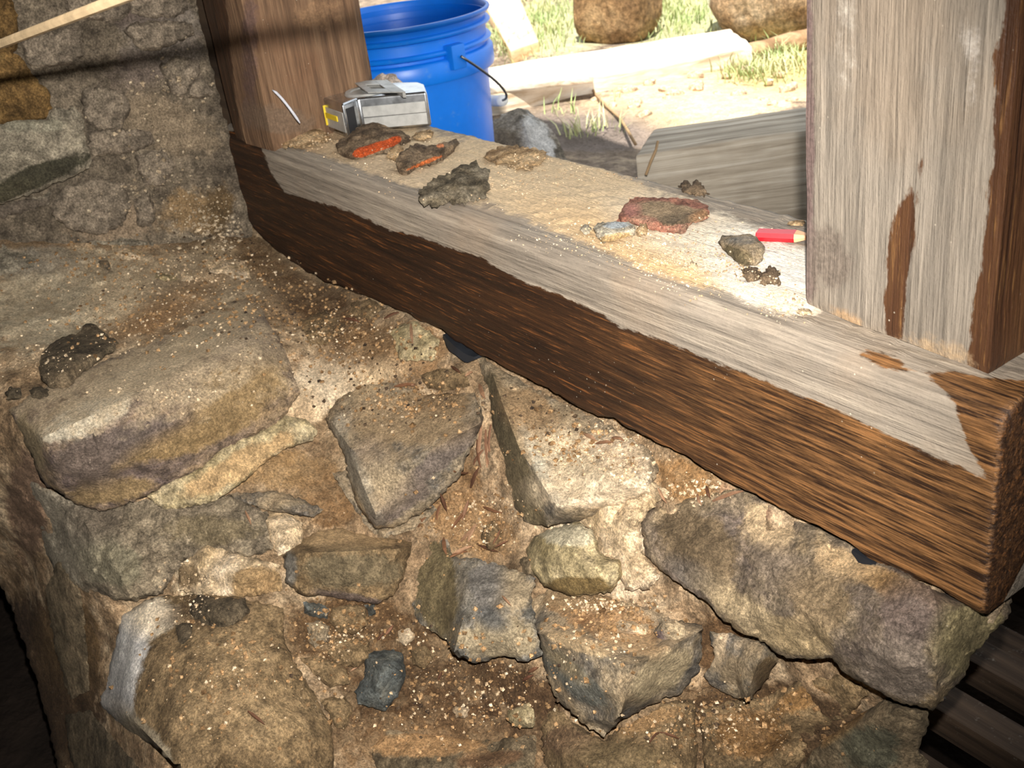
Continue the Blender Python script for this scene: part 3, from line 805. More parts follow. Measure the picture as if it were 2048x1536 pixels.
# small pieces packed in the joint right of C
for k, (ol, key, h) in enumerate([
    ([(606, 1204), (640, 1206), (664, 1218), (658, 1240), (626, 1236), (608, 1226)], 'slate', .02), ([(664, 1216), (700, 1208), (732, 1216), (736, 1246), (712, 1268), (676, 1266), (660, 1244)], 'brown', .026),
    ([(614, 1246), (640, 1242), (660, 1252), (656, 1284), (630, 1296), (616, 1280)], 'greytan', .026), ([(660, 1280), (700, 1272), (740, 1284), (744, 1314), (716, 1334), (676, 1330), (648, 1308)], 'brown', .024),
    ([(728, 1210), (748, 1206), (752, 1228), (738, 1234)], 'slate', .02), ([(600, 1316), (640, 1310), (690, 1336), (700, 1366), (660, 1376), (630, 1350)], 'brown', .018),
    ([(1016, 1420), (1060, 1404), (1072, 1440), (1066, 1456), (1030, 1454), (1014, 1440)], 'yellowish', .02), ([(906, 1416), (926, 1408), (940, 1420), (930, 1436), (912, 1436)], 'cream', .02),
    ([(820, 1300), (850, 1290), (870, 1310), (850, 1340), (826, 1330)], 'brown', .018), ([(796, 1262), (820, 1256), (830, 1276), (812, 1292), (796, 1284)], 'cream', .018),
    ([(640, 1400), (690, 1390), (706, 1420), (690, 1460), (668, 1450)], 'brown', .014), ([(1250, 1310), (1280, 1300), (1290, 1320), (1266, 1334), (1250, 1326)], 'cream', .075),
    ([(1190, 1240), (1240, 1236), (1300, 1250), (1300, 1274), (1250, 1280), (1200, 1266)], 'cream', .05), ([(968, 1048), (990, 1040), (1004, 1060), (996, 1096), (976, 1100), (962, 1076)], 'brown', .024),
    ([(460, 988), (553, 982), (610, 1000), (646, 1018), (628, 1034), (540, 1022), (490, 1006)], 'greytan', .028), ([(530, 1040), (570, 1026), (606, 1046), (604, 1080), (580, 1108), (556, 1112), (540, 1080)], 'cream', .024),
    ([(0, 484), (68, 492), (100, 508), (86, 526), (0, 552), (-60, 560), (-60, 480)], 'greyl', .016), ([(404, 520), (440, 514), (490, 522), (502, 556), (480, 560), (456, 550), (420, 544)], 'cream', .03),
    ([(222, 490), (250, 486), (284, 500), (280, 520), (244, 520), (228, 508)], 'cream', .026), ([(180, 470), (240, 460), (312, 470), (306, 492), (220, 490), (180, 488)], 'greyl', .02),
    ([(196, 522), (216, 520), (226, 544), (206, 552)], 'greytan', .018), ([(312, 546), (346, 550), (356, 558), (330, 562), (310, 556)], 'yellowish', .014), ([(360, 536), (386, 540), (384, 560), (362, 562)], 'cream', .018),
    ([(1040, 1118), (1066, 1106), (1074, 1150), (1060, 1160), (1042, 1146)], 'olive', .024), ([(840, 790 - 40), (880, 736), (930, 744), (940, 770), (890, 782), (850, 776)], 'brown', .012),
    ([(690, 600), (740, 596), (770, 616), (740, 640), (700, 630)], 'brown', .014), ([(600, 640), (650, 620), (700, 650), (680, 690), (620, 690)], 'brown', .012), ([(780, 660), (830, 640), (880, 680), (870, 720), (800, 720)], 'yellowish', .012),
    ([(120, 1110), (160, 1180), (170, 1240), (180, 1380), (140, 1400), (110, 1300), (90, 1180)], 'olive', .02), ([(130, 1430), (180, 1420), (230, 1480), (300, 1560), (180, 1640), (140, 1520)], 'darkstone', .02)]):
    cx_, cy_ = np.mean([p[0] for p in ol]), np.mean([p[1] for p in ol])
    st(ol, key, hb=h * .5, feats=[(cx_, cy_, h)], thick=.04, rough=.003, seed=70 + k, step=7, edge=(7, .005))

# ---- boards of the lower floor seen past the end of the wall
m = NT('dusty_board', 0.85); n1 = m.noise(9, 6, 0.6, m.mapping((1, 14, 14))); n2 = m.noise(120, 4, 0.7)
col = m.ramp(n1, [(0.3, srgb(44, 34, 26)), (0.7, srgb(80, 64, 50))]); col = m.mix(m.mrange(n2, 0.6, 0.75), col, srgb(110, 102, 92)); m.color(col); m.bump(n1, 0.4, 0.003)
M['board'] = m.m
for k, (y0, y1, zt, th) in enumerate([(0.265, 0.300, -0.30, .03), (0.190, 0.226, -0.30, .03), (0.10, 0.165, -0.33, .03), (0.40, 0.46, -0.30, .03), (0.335, 0.375, -0.34, .03)]):
    V, Fc = box_vf(-0.75, 0.5, y0, y1, zt - th, zt)
    bevelled('plank', V, Fc, M['board'], floor, width=.002)
for k in range(3):
    V, Fc = box_vf(-0.7 + k * 0.5, -0.64 + k * 0.5, 0.08, 0.50, FLOOR_Z + 0.001, -0.362)
    bevelled('bearer', V, Fc, M['board'], floor, width=.002)

# ================================================================== TIMBER
def mat_wood(key, axis, dry, wet, knots=False, sand=False, pale_lit_end=None):
    """weathered timber: grain along axis; attribute 'stain' (m) bounds the dark stain, 'tint' holds dust colours"""
    m = NT('wood_' + key, 0.75, 0.3)
    lo, hi = 3.5, 130.0
    sc_ = [hi, hi, hi]; sc_[axis] = lo
    v1 = m.mapping(tuple(sc_))
    sc2 = [420, 420, 420]; sc2[axis] = 22
    v2 = m.mapping(tuple(sc2))
    g1 = m.noise(1.0, 5, 0.65, v1, 0.2)
    g2 = m.noise(1.0, 4, 0.7, v2, 0.1)
    gb = m.noise(9, 5, 0.6)
    n3 = m.noise(300, 3, 0.7)
    colD = m.ramp(g1, [(0.3, srgb(*dry[0])), (0.5, srgb(*dry[1])), (0.7, srgb(*dry[2]))])
    colD = m.mix(m.math('MULTIPLY', m.mrange(gb, 0.45, 0.7), 0.5), colD, srgb(*dry[3]))
    colD = m.mix(0.85, colD, m.ramp(g2, [(0.3, G(0.58)), (0.5, G(1.0)), (0.7, G(1.3))]), 'MULTIPLY')
    colW = m.ramp(g1, [(0.32, srgb(*wet[0])), (0.5, srgb(*wet[1])), (0.7, srgb(*wet[2]))])
    gl = m.mrange(g2, 0.55, 0.70)
    colW = m.mix(m.math('MULTIPLY', gl, 0.85), colW, srgb(*wet[3]))
    if pale_lit_end is not None:       # paler toward the near end: lighter wood plus flash light put into the colour
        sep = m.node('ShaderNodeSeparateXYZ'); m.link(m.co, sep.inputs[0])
        e = m.mrange(sep.outputs[axis], pale_lit_end[0], pale_lit_end[1])
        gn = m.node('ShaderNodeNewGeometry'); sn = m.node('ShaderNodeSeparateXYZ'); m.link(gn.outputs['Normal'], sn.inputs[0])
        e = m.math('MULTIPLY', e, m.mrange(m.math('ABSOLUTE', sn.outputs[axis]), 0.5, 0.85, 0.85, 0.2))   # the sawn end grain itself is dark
        pale = m.ramp(g2, [(0.40, srgb(*pale_lit_end[2])), (0.60, srgb(*pale_lit_end[3]))])
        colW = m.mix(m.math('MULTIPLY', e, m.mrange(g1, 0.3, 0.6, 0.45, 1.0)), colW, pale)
    sdv = m.attr('stain')
    wob = m.math('MULTIPLY', m.math('SUBTRACT', m.noise(1.0, 5, 0.7, m.mapping(tuple(60.0 if i == axis else 170.0 for i in range(3)))), 0.5), 0.010)
    f = m.mrange(m.math('ADD', sdv, wob), -0.0006, 0.0012)
    col = m.mix(f, colD, colW)
    grit = m.ramp(n3, [(0.3, G(0.66)), (0.5, G(1.0)), (0.72, G(1.42))])
    tc, ta = m.attr('tint', True)
    nt = m.noise(60, 6, 0.72)
    tf = m.math('ADD', ta, m.math('MULTIPLY', m.math('SUBTRACT', nt, 0.5), 1.1))
    tf = m.math('MULTIPLY', m.mrange(tf, 0.32, 0.68), m.mrange(ta, 0.0, 0.2))
    col = m.mix(tf, col, m.mix(0.9, tc, grit, 'MULTIPLY'))
    # pale dust specks
    vs = m.voro(150)
    sp = m.math('MULTIPLY', m.mrange(vs, 0.12, 0.05), m.mrange(m.noise(14, 3, 0.6), 0.55, 0.68))
    col = m.mix(m.math('MULTIPLY', sp, 0.7), col, srgb(214, 200, 176))
    m.color(col)
    rg = m.mix(f, G(0.85), G(0.5)); m.link(rg, m.b.inputs['Roughness'])
    p = m.bump(g2, 0.55, 0.0025)
    p = m.bump(g1, 0.5, 0.004, p)
    m.bump(n3, 0.35, 0.0012, p)
    return m.m

BEAM_H = 0.1435
BEAM_W = 0.175
X0, X1 = -1.43, -0.297
zb_x = [-1.43, -1.392, -1.356, -1.299, -1.189, -1.084, -0.993, -0.903, -0.86, -0.807, -0.728, -0.596, -0.441, -0.297]
zb_z = [.040, .030, .009, .0, -.008, .0, .005, .005, -.003, -.001, .001, .003, .001, .0]
xs = np.r_[np.arange(X0, X1 - .004, .0045), X1 - .0035, X1 - .001, X1]
rows = []
for x in xs:
    zb = np.interp(x, zb_x, zb_z)
    ins = 0.0
    if x > X1 - .0036: ins = {0: .0032, 1: .0012, 2: .0}[int(round((X1 - x) / .0012)) if x < X1 - .0005 and x > X1 - .003 else (0 if x >= X1 - .0005 else 2)]
    pr = []
    r_ = 0.016
    for t in np.linspace(0, 1, 36): pr.append((0, zb + .004 + (BEAM_H - r_ - zb - .004) * t))
    for a in np.linspace(0, 90, 7)[1:]: pr.append((r_ - r_ * math.cos(math.radians(a)), BEAM_H - r_ + r_ * math.sin(math.radians(a))))
    for t in np.linspace(r_, BEAM_W - .01, 42)[1:]: pr.append((t, BEAM_H))
    for a in np.linspace(0, 90, 4)[1:]: pr.append((BEAM_W - .01 + .01 * math.sin(math.radians(a)), BEAM_H - .01 + .01 * math.cos(math.radians(a))))
    for t in np.linspace(1, 0, 8)[1:]: pr.append((BEAM_W, zb + (BEAM_H - .01 - zb) * t))
    for t in np.linspace(1, 0, 8)[1:-1]: pr.append((BEAM_W * t, zb))
    pr.append((.003, zb + .001))
    cy_, cz_ = BEAM_W / 2, BEAM_H / 2
    pr = [(cy_ + (y - cy_) * (1 - ins / cy_), cz_ + (z - cz_) * (1 - ins / cz_)) for y, z in pr]
    rows.append([(x, y, z) for y, z in pr])
np_ = len(rows[0])
V = np.array(rows).reshape(-1, 3)
st_ = V * np.array([5, 40, 40.0])
disp = fbm(st_, 1.0, 4, 5) * 0.0011
front = V[:, 1] < 0.02
lowf = np.clip(1 - (V[:, 2]) / 0.03, 0, 1) * front
V[:, 1] += np.where(front, -disp, 0)
V[:, 2] += np.where(V[:, 2] > BEAM_H - .004, disp, 0)
V[:, 2] += lowf * fbm(np.c_[V[:, 0], np.zeros(len(V)), np.zeros(len(V))], 45, 4, 9) * .0035
top = (V[:, 2] > BEAM_H - .006) & (V[:, 1] > .02) & (V[:, 1] < .17)
V[:, 2] += np.where(top, np.abs(fbm(V, 60, 4, 8)) * .0022, 0)
Fc = []
for i in range(len(xs) - 1):
    for k in range(np_):
        Fc.append((i * np_ + k, i * np_ + (k + 1) % np_, (i + 1) * np_ + (k + 1) % np_, (i + 1) * np_ + k))
nb = len(V)
V = np.r_[V, [[X0, BEAM_W / 2, .07]], [[X1, BEAM_W / 2, .07]]]
for k in range(np_):
    Fc.append((k, nb, (k + 1) % np_)); e = (len(xs) - 1) * np_
    Fc.append((e + k, e + (k + 1) % np_, nb + 1))
P, dep = project(V)
poly = [(430, 262), (470, 262), (518, 285), (545, 350), (570, 385), (640, 405), (700, 422), (780, 460), (830, 470), (900, 495), (960, 515), (1040, 560), (1120, 590), (1200, 625), (1240, 655), (1330, 680), (1420, 720), (1500, 750), (1600, 790), (1700, 830), (1800, 880), (1900, 925),
        (1972, 955), (1940, 905), (1922, 850), (1905, 805), (1862, 762), (1850, 745), (1905, 738), (1975, 756), (2100, 760), (2140, 1400), (1900, 1300), (430, 560)]
patch = [(1712, 708), (1738, 699), (1765, 705), (1800, 716), (1826, 742), (1815, 750), (1775, 738), (1735, 722)]
sdv = np.maximum(sdist(P, poly), sdist(P, patch)) / F * dep
hid = (V[:, 1] > BEAM_W - .002) | ((V[:, 2] < .004) & (V[:, 1] > .01))
sdv = np.where(hid, -.02, sdv)
bt = blob_tint(P, [(900, 330, 330, 60, 20, (196, 172, 138), .75), (1200, 400, 220, 60, 18, (200, 174, 138), .85), (1250, 480, 200, 40, 20, (196, 164, 122), .7), (1440, 490, 180, 60, 20, (206, 192, 170), .85), (1530, 540, 100, 60, 20, (216, 207, 194), 1.0), (1560, 600, 90, 30, 10, (224, 206, 182), .8),
                   (600, 270, 90, 30, 10, (176, 142, 100), .8), (760, 320, 160, 40, 20, (190, 166, 134), .8), (1340, 545, 100, 24, 20, (206, 170, 124), .7), (1100, 330, 140, 40, 18, (190, 166, 132), .8)])
bt[:, 3] *= np.clip((V[:, 2] - (BEAM_H - .012)) / .008, 0, 1) * np.clip((V[:, 1] + .002) / .03, 0.0, 1) * (sdv < .002)
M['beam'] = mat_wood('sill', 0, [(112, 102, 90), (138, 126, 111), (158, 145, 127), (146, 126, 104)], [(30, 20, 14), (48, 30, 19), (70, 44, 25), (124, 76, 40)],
                     pale_lit_end=(-0.75, -0.27, (44, 28, 17), (150, 106, 64)))
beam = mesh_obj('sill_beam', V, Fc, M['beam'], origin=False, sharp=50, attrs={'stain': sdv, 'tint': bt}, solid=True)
tag(beam, 'long grey oak sill beam with dark wet-stained front edge lying on the rubble wall', 'beam')

def post(name, foot, zs, mat, polys, label, blobs, seed, wob=.0015, defstain=-.02):
    foot = np.asarray(foot, float)
    ring = resample(foot, .006, 0, 1)
    # resample in metres
    rows = []
    cen = foot.mean(0)
    for iz, z in enumerate(zs):
        k = 0.985 if iz in (0, len(zs) - 1) else 1.0
        for p in ring:
            q = cen + (p - cen) * k
            rows.append((q[0], q[1], z))
    V = np.array(rows); n = len(ring)
    d = fbm(V * np.array([40, 40, 4.0]), 1.0, 4, seed) * wob * 0.6 + fbm(V * np.array([12, 12, 9.0]), 1.0, 3, seed + 3) * wob
    dirs = V[:, :2] - cen; dirs /= np.linalg.norm(dirs, axis=1)[:, None]
    V[:, :2] += dirs * d[:, None]
    Fc = []
    for i in range(len(zs) - 1):
        for k in range(n):
            Fc.append((i * n + k, i * n + (k + 1) % n, (i + 1) * n + (k + 1) % n, (i + 1) * n + k))
    Fc.append(tuple(range(n))[::-1]); Fc.append(tuple(range((len(zs) - 1) * n, len(zs) * n)))
    P, dep = project(V)
    s = np.full(len(V), -1e9)
    for pl in polys: s = np.maximum(s, sdist(P, pl))
    s = s / F * dep
    bt = blob_tint(P, blobs)
    o = mesh_obj(name, V, Fc, mat, origin=False, sharp=30, attrs={'stain': s, 'tint': bt}, solid=True)
    tag(o, label, 'post')
    return o
ZP = np.r_[BEAM_H + .0012, np.arange(BEAM_H + .006, 0.50, .006), np.arange(0.52, 1.5, .05), 1.52]
M['postr'] = mat_wood('post_right', 2, [(108, 99, 88), (132, 121, 107), (148, 136, 121), (136, 118, 98)], [(56, 35, 22), (78, 50, 31), (102, 70, 43), (132, 94, 55)])
post('timber_post', [(-.471, .0405), (-.3255, .0285), (-.322, .165), (-.478, .165), (-.4835, .056)], ZP, M['postr'],
     [[(2016, -300), (2012, 0), (2010, 30), (2005, 78), (1982, 95), (1987, 130), (1985, 150), (1992, 175), (1988, 210), (1985, 300), (1984, 340), (1975, 380), (1972, 430), (1965, 500), (1955, 560), (1945, 620), (1938, 680), (1928, 760), (2300, 780), (2300, -300)],
      [(1842, 312), (1846, 330), (1836, 400), (1828, 500), (1812, 600), (1806, 680), (1795, 690), (1775, 684), (1768, 620), (1772, 560), (1775, 470), (1792, 425), (1803, 385), (1815, 405), (1828, 350)]],
     'broad grey oak post with dark stained edge on the near end of the beam',
     [(1616, 280, 13, 420, 0, (104, 86, 80), .95), (1660, 520, 46, 70, 0, (112, 100, 88), .8), (1690, 60, 30, 200, 0, (168, 157, 142), .45), (1880, 700, 100, 40, 15, (172, 146, 114), .5), (1690, 640, 50, 24, 20, (170, 138, 102), .55), (1940, 100, 30, 140, 0, (172, 162, 150), .42)], 5)
M['postl'] = mat_wood('post_left', 2, [(78, 58, 42), (106, 80, 58), (132, 104, 78), (112, 78, 54)], [(44, 30, 20), (58, 40, 28), (74, 50, 34), (94, 62, 38)])
ZPL = ZP.copy(); ZPL[0] = BEAM_H - .004
post('timber_post', [(-1.392, .028), (-1.372, .004), (-1.335, .0), (-1.326, -.004), (-1.254, .004), (-1.248, .012), (-1.250, .140), (-1.258, .152), (-1.392, .152)], ZPL, M['postl'],
     [[(370, -300), (430, -300), (452, 0), (462, 100), (472, 200), (486, 290), (440, 300), (380, 0)], [(722, -200), (727, 0), (744, 200), (800, 200), (780, -200)]],
     'dark brown oak post beside the plastered masonry wall at the far end of the beam',
     [(500, 100, 22, 160, 0, (92, 70, 60), .6), (640, 30, 70, 40, 0, (140, 108, 78), .5), (560, 240, 80, 30, 10, (104, 84, 66), .8)], 15)

# ================================================================== LOOSE THINGS ON THE BEAM
ZT = BEAM_H + .0015
def frag(name, label, cat, outline, mat, z=ZT, k=0.45, h=0.004, feats=None, group=None, step=5, rough=.0018, rscale=70, edge=(6, .003), jit=1.2, blobs=None, seed=1, ridges=(), parent=None, hb=.001, sharp=38, depth=.024):
    ol = np.asarray(outline, float)
    dense = resample(ol, 3, 0, 1)
    xs_ = np.arange(dense[:, 0].min(), dense[:, 0].max() + 2, 2.0)
    yb = np.array([dense[np.abs(dense[:, 0] - x) < 4, 1].max() if (np.abs(dense[:, 0] - x) < 4).any() else np.nan for x in xs_])
    yb = np.interp(xs_, xs_[~np.isnan(yb)], yb[~np.isnan(yb)])
    yb = np.maximum(yb, (yb.max() + yb) / 2) if False else yb
    # contact line: straight fit, never above the outline's own foot
    A = np.polyfit(xs_, yb, 1)
    def base(Q):
        yy = np.maximum(np.polyval(A, Q[:, 0]), np.interp(Q[:, 0], xs_, yb))
        dc = dZ(np.c_[Q[:, 0], yy], z)
        dp = dZ(Q, z)
        return np.minimum(dc + k * (dp - dc), dp - .0005)
    def backf(Q):
        return np.minimum(dZ(Q, z), base(Q) + depth)
    if feats is None:
        feats = [(ol[:, 0].mean(), ol[:, 1].mean(), h)]
    o = relief(name, outline, mat, parent, feats=feats, ridges=ridges, base=base, hb=hb, step=step, rough=rough, rscale=rscale, edge=edge, jit=jit, blobs=blobs, seed=seed, back=backf, shrink=0.0, sharp=sharp)
    if label: tag(o, label, cat, group)
    return o
M['shard'] = mat_stone('dirty_brick', (84, 68, 52), (106, 88, 68), (130, 110, 86), 40, speck=.3)
M['tile'] = mat_stone('red_tile', (138, 92, 74), (160, 110, 90), (150, 120, 98), 30, speck=.4)
M['flake'] = mat_stone('stone_flake', (84, 74, 58), (112, 100, 80), (136, 124, 104), 40, speck=.3, bump=1.3)
M['chalkstone'] = mat_stone('pale_chip', (140, 130, 112), (172, 160, 138), (190, 180, 160), 40, speck=.4)
M['clod'] = mat_stone('sandy_clod', (140, 110, 76), (170, 140, 102), (194, 166, 128), 50, speck=.5)
frag('brick_fragment', 'broken brick piece with bright orange face in front of the steel tape measure', 'brick',
     [(672, 292), (678, 280), (694, 271), (717, 254), (737, 246), (756, 245), (770, 251), (795, 259), (821, 273), (822, 282), (807, 290), (772, 307), (737, 314), (705, 320), (694, 316), (678, 306)], M['shard'],
     k=.35, ridges=[[(698, 306, .008), (725, 296, .01), (770, 276, .01), (806, 272, .006)]], feats=[(745, 260, .006), (760, 296, .005)],
     blobs=[(755, 294, 40, 9, -20, (178, 76, 34), 1.0), (790, 281, 14, 8, -15, (178, 76, 34), 1.0), (722, 305, 16, 9, -15, (178, 76, 34), 1.0)], seed=101)
frag('tile_fragment', 'curled dark tile shard with a thin orange streak beside the orange brick piece', 'tile',
     [(791, 317), (799, 306), (830, 286), (854, 292), (883, 286), (912, 277), (919, 286), (909, 302), (893, 315), (869, 329), (834, 335), (815, 349), (799, 348), (793, 333)], M['shard'],
     k=.3, feats=[(850, 310, .008), (810, 328, .008)], ridges=[[(805, 338, .006), (840, 322, .010), (905, 290, .008)]], blobs=[(850, 325, 40, 4, -22, (190, 104, 56), .9), (880, 292, 8, 5, 0, (206, 128, 84), .9)], seed=102)
frag('stone_flake', 'jagged grey-brown stone flake on the front edge of the beam', 'stone',
     [(836, 384), (873, 356), (890, 350), (912, 335), (932, 328), (951, 320), (957, 330), (980, 338), (976, 360), (981, 372), (971, 390), (979, 398), (951, 400), (920, 410), (893, 407), (869, 414), (848, 414), (838, 400)], M['flake'],
     k=.4, feats=[(920, 365, .008), (880, 385, .007), (950, 380, .007)], jit=2.5, rough=.003, seed=103)
frag('mortar_clump', 'crumbly sandy mortar clump at the back edge of the beam behind the stone flake', 'mortar',
     [(966, 314), (978, 302), (994, 293), (1029, 290), (1056, 293), (1100, 302), (1082, 328), (1056, 340), (1017, 333), (985, 324)], M['clod'], k=.6, feats=[(1010, 308, .008), (1060, 318, .006)], rough=.004, jit=2.5, seed=104)
frag('tile_fragment', 'flat reddish tile fragment crusted with mortar in the middle of the beam', 'tile',
     [(1231, 444), (1248, 409), (1270, 394), (1296, 396), (1345, 395), (1394, 399), (1417, 412), (1419, 428), (1416, 436), (1382, 449), (1367, 467), (1336, 466), (1296, 460), (1270, 449)], M['tile'],
     k=.62, ridges=[[(1240, 432, .008), (1290, 440, .011), (1345, 448, .012), (1380, 432, .010), (1416, 416, .007)]], feats=[(1320, 415, .006), (1390, 412, .005)],
     blobs=[(1330, 420, 70, 18, 8, (150, 128, 100), .9), (1360, 438, 40, 12, -10, (96, 82, 64), .8), (1400, 430, 20, 10, -20, (140, 104, 74), .7), (1262, 420, 18, 14, -20, (178, 122, 108), .8)], seed=105)
frag('stone_chip', 'pale grey angular stone chip touching the flat reddish tile fragment', 'stone',
     [(1186, 456), (1196, 445), (1225, 444), (1257, 443), (1271, 454), (1270, 470), (1245, 476), (1223, 483), (1204, 484), (1192, 471)], M['chalkstone'], k=.5, ridges=[[(1194, 460, .004), (1214, 468, .008), (1268, 458, .006)]], feats=[(1230, 452, .004)],
     blobs=[(1230, 475, 40, 8, -10, (170, 142, 100), .9), (1235, 450, 30, 8, 0, (176, 180, 180), .8)], seed=106)
frag('stone_chip', 'tiny pale pebble left of the grey angular stone chip on the beam', 'stone', [(1160, 460), (1166, 450), (1178, 449), (1184, 458), (1180, 467), (1168, 468)], M['chalkstone'], k=.4, h=.004, seed=107, step=4)
frag('mortar_clump', 'small tan mortar lump between the grey chip and the reddish tile fragment', 'mortar', [(1272, 458), (1280, 447), (1292, 446), (1298, 458), (1292, 472), (1276, 473)], M['clod'], k=.4, h=.005, seed=108, step=4)
frag('stone_chip', 'olive grey stone with a dark wet patch left of the red pencil', 'stone',
     [(1436, 483), (1445, 470), (1472, 471), (1495, 468), (1513, 472), (1531, 494), (1525, 521), (1511, 532), (1482, 532), (1465, 517), (1443, 495)], M['greytan'], k=.4, ridges=[[(1443, 486, .006), (1480, 500, .012), (1512, 500, .010), (1528, 496, .005)]], feats=[(1490, 518, .008)],
     blobs=[(1475, 508, 30, 16, 30, (104, 92, 68), 1.0), (1485, 480, 34, 9, 0, (112, 112, 108), .8)], seed=109)
frag('clay_lump', 'brown clay lump just below the olive grey stone near the pencil', 'clay', [(1482, 538), (1496, 533), (1511, 533), (1524, 545), (1519, 558), (1506, 563), (1492, 561), (1486, 550)], M['shard'], k=.45, h=.005, seed=110, step=4)
frag('clay_lump', 'ragged brown clay lump nearest the foot of the broad grey post', 'clay', [(1517, 556), (1531, 537), (1541, 531), (1561, 544), (1557, 557), (1562, 570), (1545, 568), (1531, 572), (1519, 568)], M['shard'], k=.45, h=.005, seed=111, step=4, jit=2)
frag('mortar_clump', 'spiky brown crumbs on the back edge of the beam above the reddish tile', 'mortar', [(1356, 372), (1372, 359), (1382, 371), (1392, 359), (1407, 372), (1421, 389), (1396, 392), (1368, 386)], M['shard'], k=.5, h=.004, seed=112, step=4, jit=2)
frag('lime_lump', 'white lime nodule on the beam right of the grey edge below the reddish tile', 'lime', [(1378, 528), (1384, 521), (1394, 524), (1396, 534), (1388, 539), (1380, 537)], M['cream'], k=.4, h=.003, seed=113, step=3)
frag('lime_lump', 'white lime crumb heap at the bottom left corner of the broad grey post', 'lime', [(1592, 622), (1602, 616), (1618, 618), (1628, 626), (1616, 630), (1600, 629)], M['cream'], k=.5, h=.003, seed=114, step=3)
frag('mortar_clump', 'small ochre crumb against the broad grey post above the pencil', 'mortar', [(1574, 448), (1586, 441), (1606, 440), (1612, 446), (1600, 451), (1582, 451)], M['clod'], k=.5, h=.003, seed=115, step=4)
frag('mortar_clump', 'heap of sandy mortar between the dark oak post and the tape measure', 'mortar', [(556, 284), (572, 262), (596, 244), (622, 236), (640, 238), (646, 262), (662, 280), (640, 292), (596, 296), (566, 296)], M['clod'], k=.6, feats=[(610, 250, .010), (575, 268, .006), (640, 270, .006)], rough=.004, jit=2.2, seed=116)
frag('mortar_clump', 'tan mortar crumb lodged at the right end of the orange brick face', 'mortar', [(772, 312), (782, 296), (796, 288), (808, 296), (804, 312), (790, 322)], M['clod'], k=.4, h=.005, seed=117, step=4)
frag('mortar_clump', 'brown crumb heap against the near side of the tape measure', 'mortar', [(822, 274), (836, 264), (858, 258), (868, 264), (862, 276), (840, 282)], M['clod'], k=.5, h=.005, seed=118, step=4)

# ---- tape measure
def metal(name, c, r=.2, mt=1.0):
    m = NT(name, r, 0.5, mt); n = m.noise(60, 4, .6)
    m.color(m.mix(m.mrange(n, .35, .75), srgb(*c), scl(srgb(*c), .7)))
    rr = m.mix(m.noise(35, 4, .7), G(r * .7), G(min(1, r * 1.8))); m.link(rr, m.b.inputs['Roughness'])
    m.bump(m.noise(25, 3, .6), .12, .002)
    return m.m
def plain(name, c, r=.5, spec=.4, var=.25, sc=40, bump=.15):
    m = NT(name, r, spec); n = m.noise(sc, 5, .65)
    m.color(m.mix(1.0, srgb(*c), m.ramp(n, [(.3, G(1 - var)), (.7, G(1 + var * .6))]), 'MULTIPLY')); m.bump(n, bump, .001)
    return m.m
M['chrome'] = metal('chrome', (208, 210, 212), .2, 1.0)
M['satin'] = metal('satin_steel', (186, 184, 178), .42, .5)
M['yellow'] = plain('yellow_label', (206, 178, 40), .5)
M['blackp'] = plain('black_plastic', (34, 34, 36), .45)
tz = BEAM_H + .003
pA, pB = onZ(864, 252, tz)[:2], onZ(726, 264, tz)[:2]
pC, pD = onZ(697, 277, tz)[:2], onZ(648, 258, tz)[:2]
uu = _n(pA - pB); vv = np.array([-uu[1], uu[0]])      # vv points away from camera
tape_plan = [pA, pB, pB + 0.35 * (pC - pB) + vv * -.001, pC, pC + .5 * (pD - pC), pD, pD + np.array([.0, .012]), pD + np.array([.003, .030]), pD + np.array([.016, .052]), pB + vv * .066 + uu * .012, pB + vv * .070 + uu * .034, pA + vv * .060 - uu * .022, pA + vv * .045 - uu * .012]
tape = empty('tape_measure', (float(pB[0]), float(pB[1]), tz))
tag(tape, 'chrome pocket tape measure with belt clip lying on its side beside the dark oak post', 'tape measure')
TH = .041
V, Fc = prism_vf(tape_plan, tz, tz + TH)
bevelled('case', V, Fc, M['chrome'], tape, width=.0035, seg=3, sharp=60)
tc_ = np.mean(tape_plan, 0)
# raised rim disc on the lid
V, Fc = lathe_vf([(.0, .0008), (.019, .0008), (.0205, .0022), (.026, .0024), (.0275, .0), (.0, -.001)], 40)
o = mesh_obj('lid_disc', V + np.array([tc_[0], tc_[1], tz + TH]), Fc, M['satin'], tape, sharp=40)
# near side panel with its seam
def slab(name, a, b, z0, z1, th, mat, parent, inset=.0, off=0.0):
    a = np.array(a); b = np.array(b); d = _n(b - a); n_ = np.array([d[1], -d[0]])
    if n_ @ (CAM[:2] - a) < 0: n_ = -n_
    a2, b2 = a + d * inset, b - d * inset
    V, Fc = prism_vf([a2 + n_ * (off - .002), b2 + n_ * (off - .002), b2 + n_ * (off + th), a2 + n_ * (off + th)], z0, z1)
    return bevelled(name, V, Fc, mat, parent, width=.0004, seg=1)
slab('side_panel', pB, pA, tz + .003, tz + .0165, .0006, M['satin'], tape, .004)
slab('side_panel', pB, pA, tz + .0172, tz + .030, .0006, M['satin'], tape, .004)
mid = pB + .55 * (pC - pB)
slab('blade_mouth', pC + .1 * (pB - pC), pB - .25 * (pB - pC), tz + .004, tz + .034, .0005, M['blackp'], tape, .001)
slab('face_plate', pD, pC, tz + .006, tz + .030, .0006, M['satin'], tape, .003)
hk = slab('tape_hook', pD + (pC - pD) * .0, pD + (pC - pD) * .26, tz + .008, tz + .032, .0022, M['yellow'], tape, .0, .0008)
slab('blade_end', pD + (pC - pD) * .2, pD + (pC - pD) * .72, tz + .017, tz + .0235, .0015, M['yellow'], tape, .0, .0004)
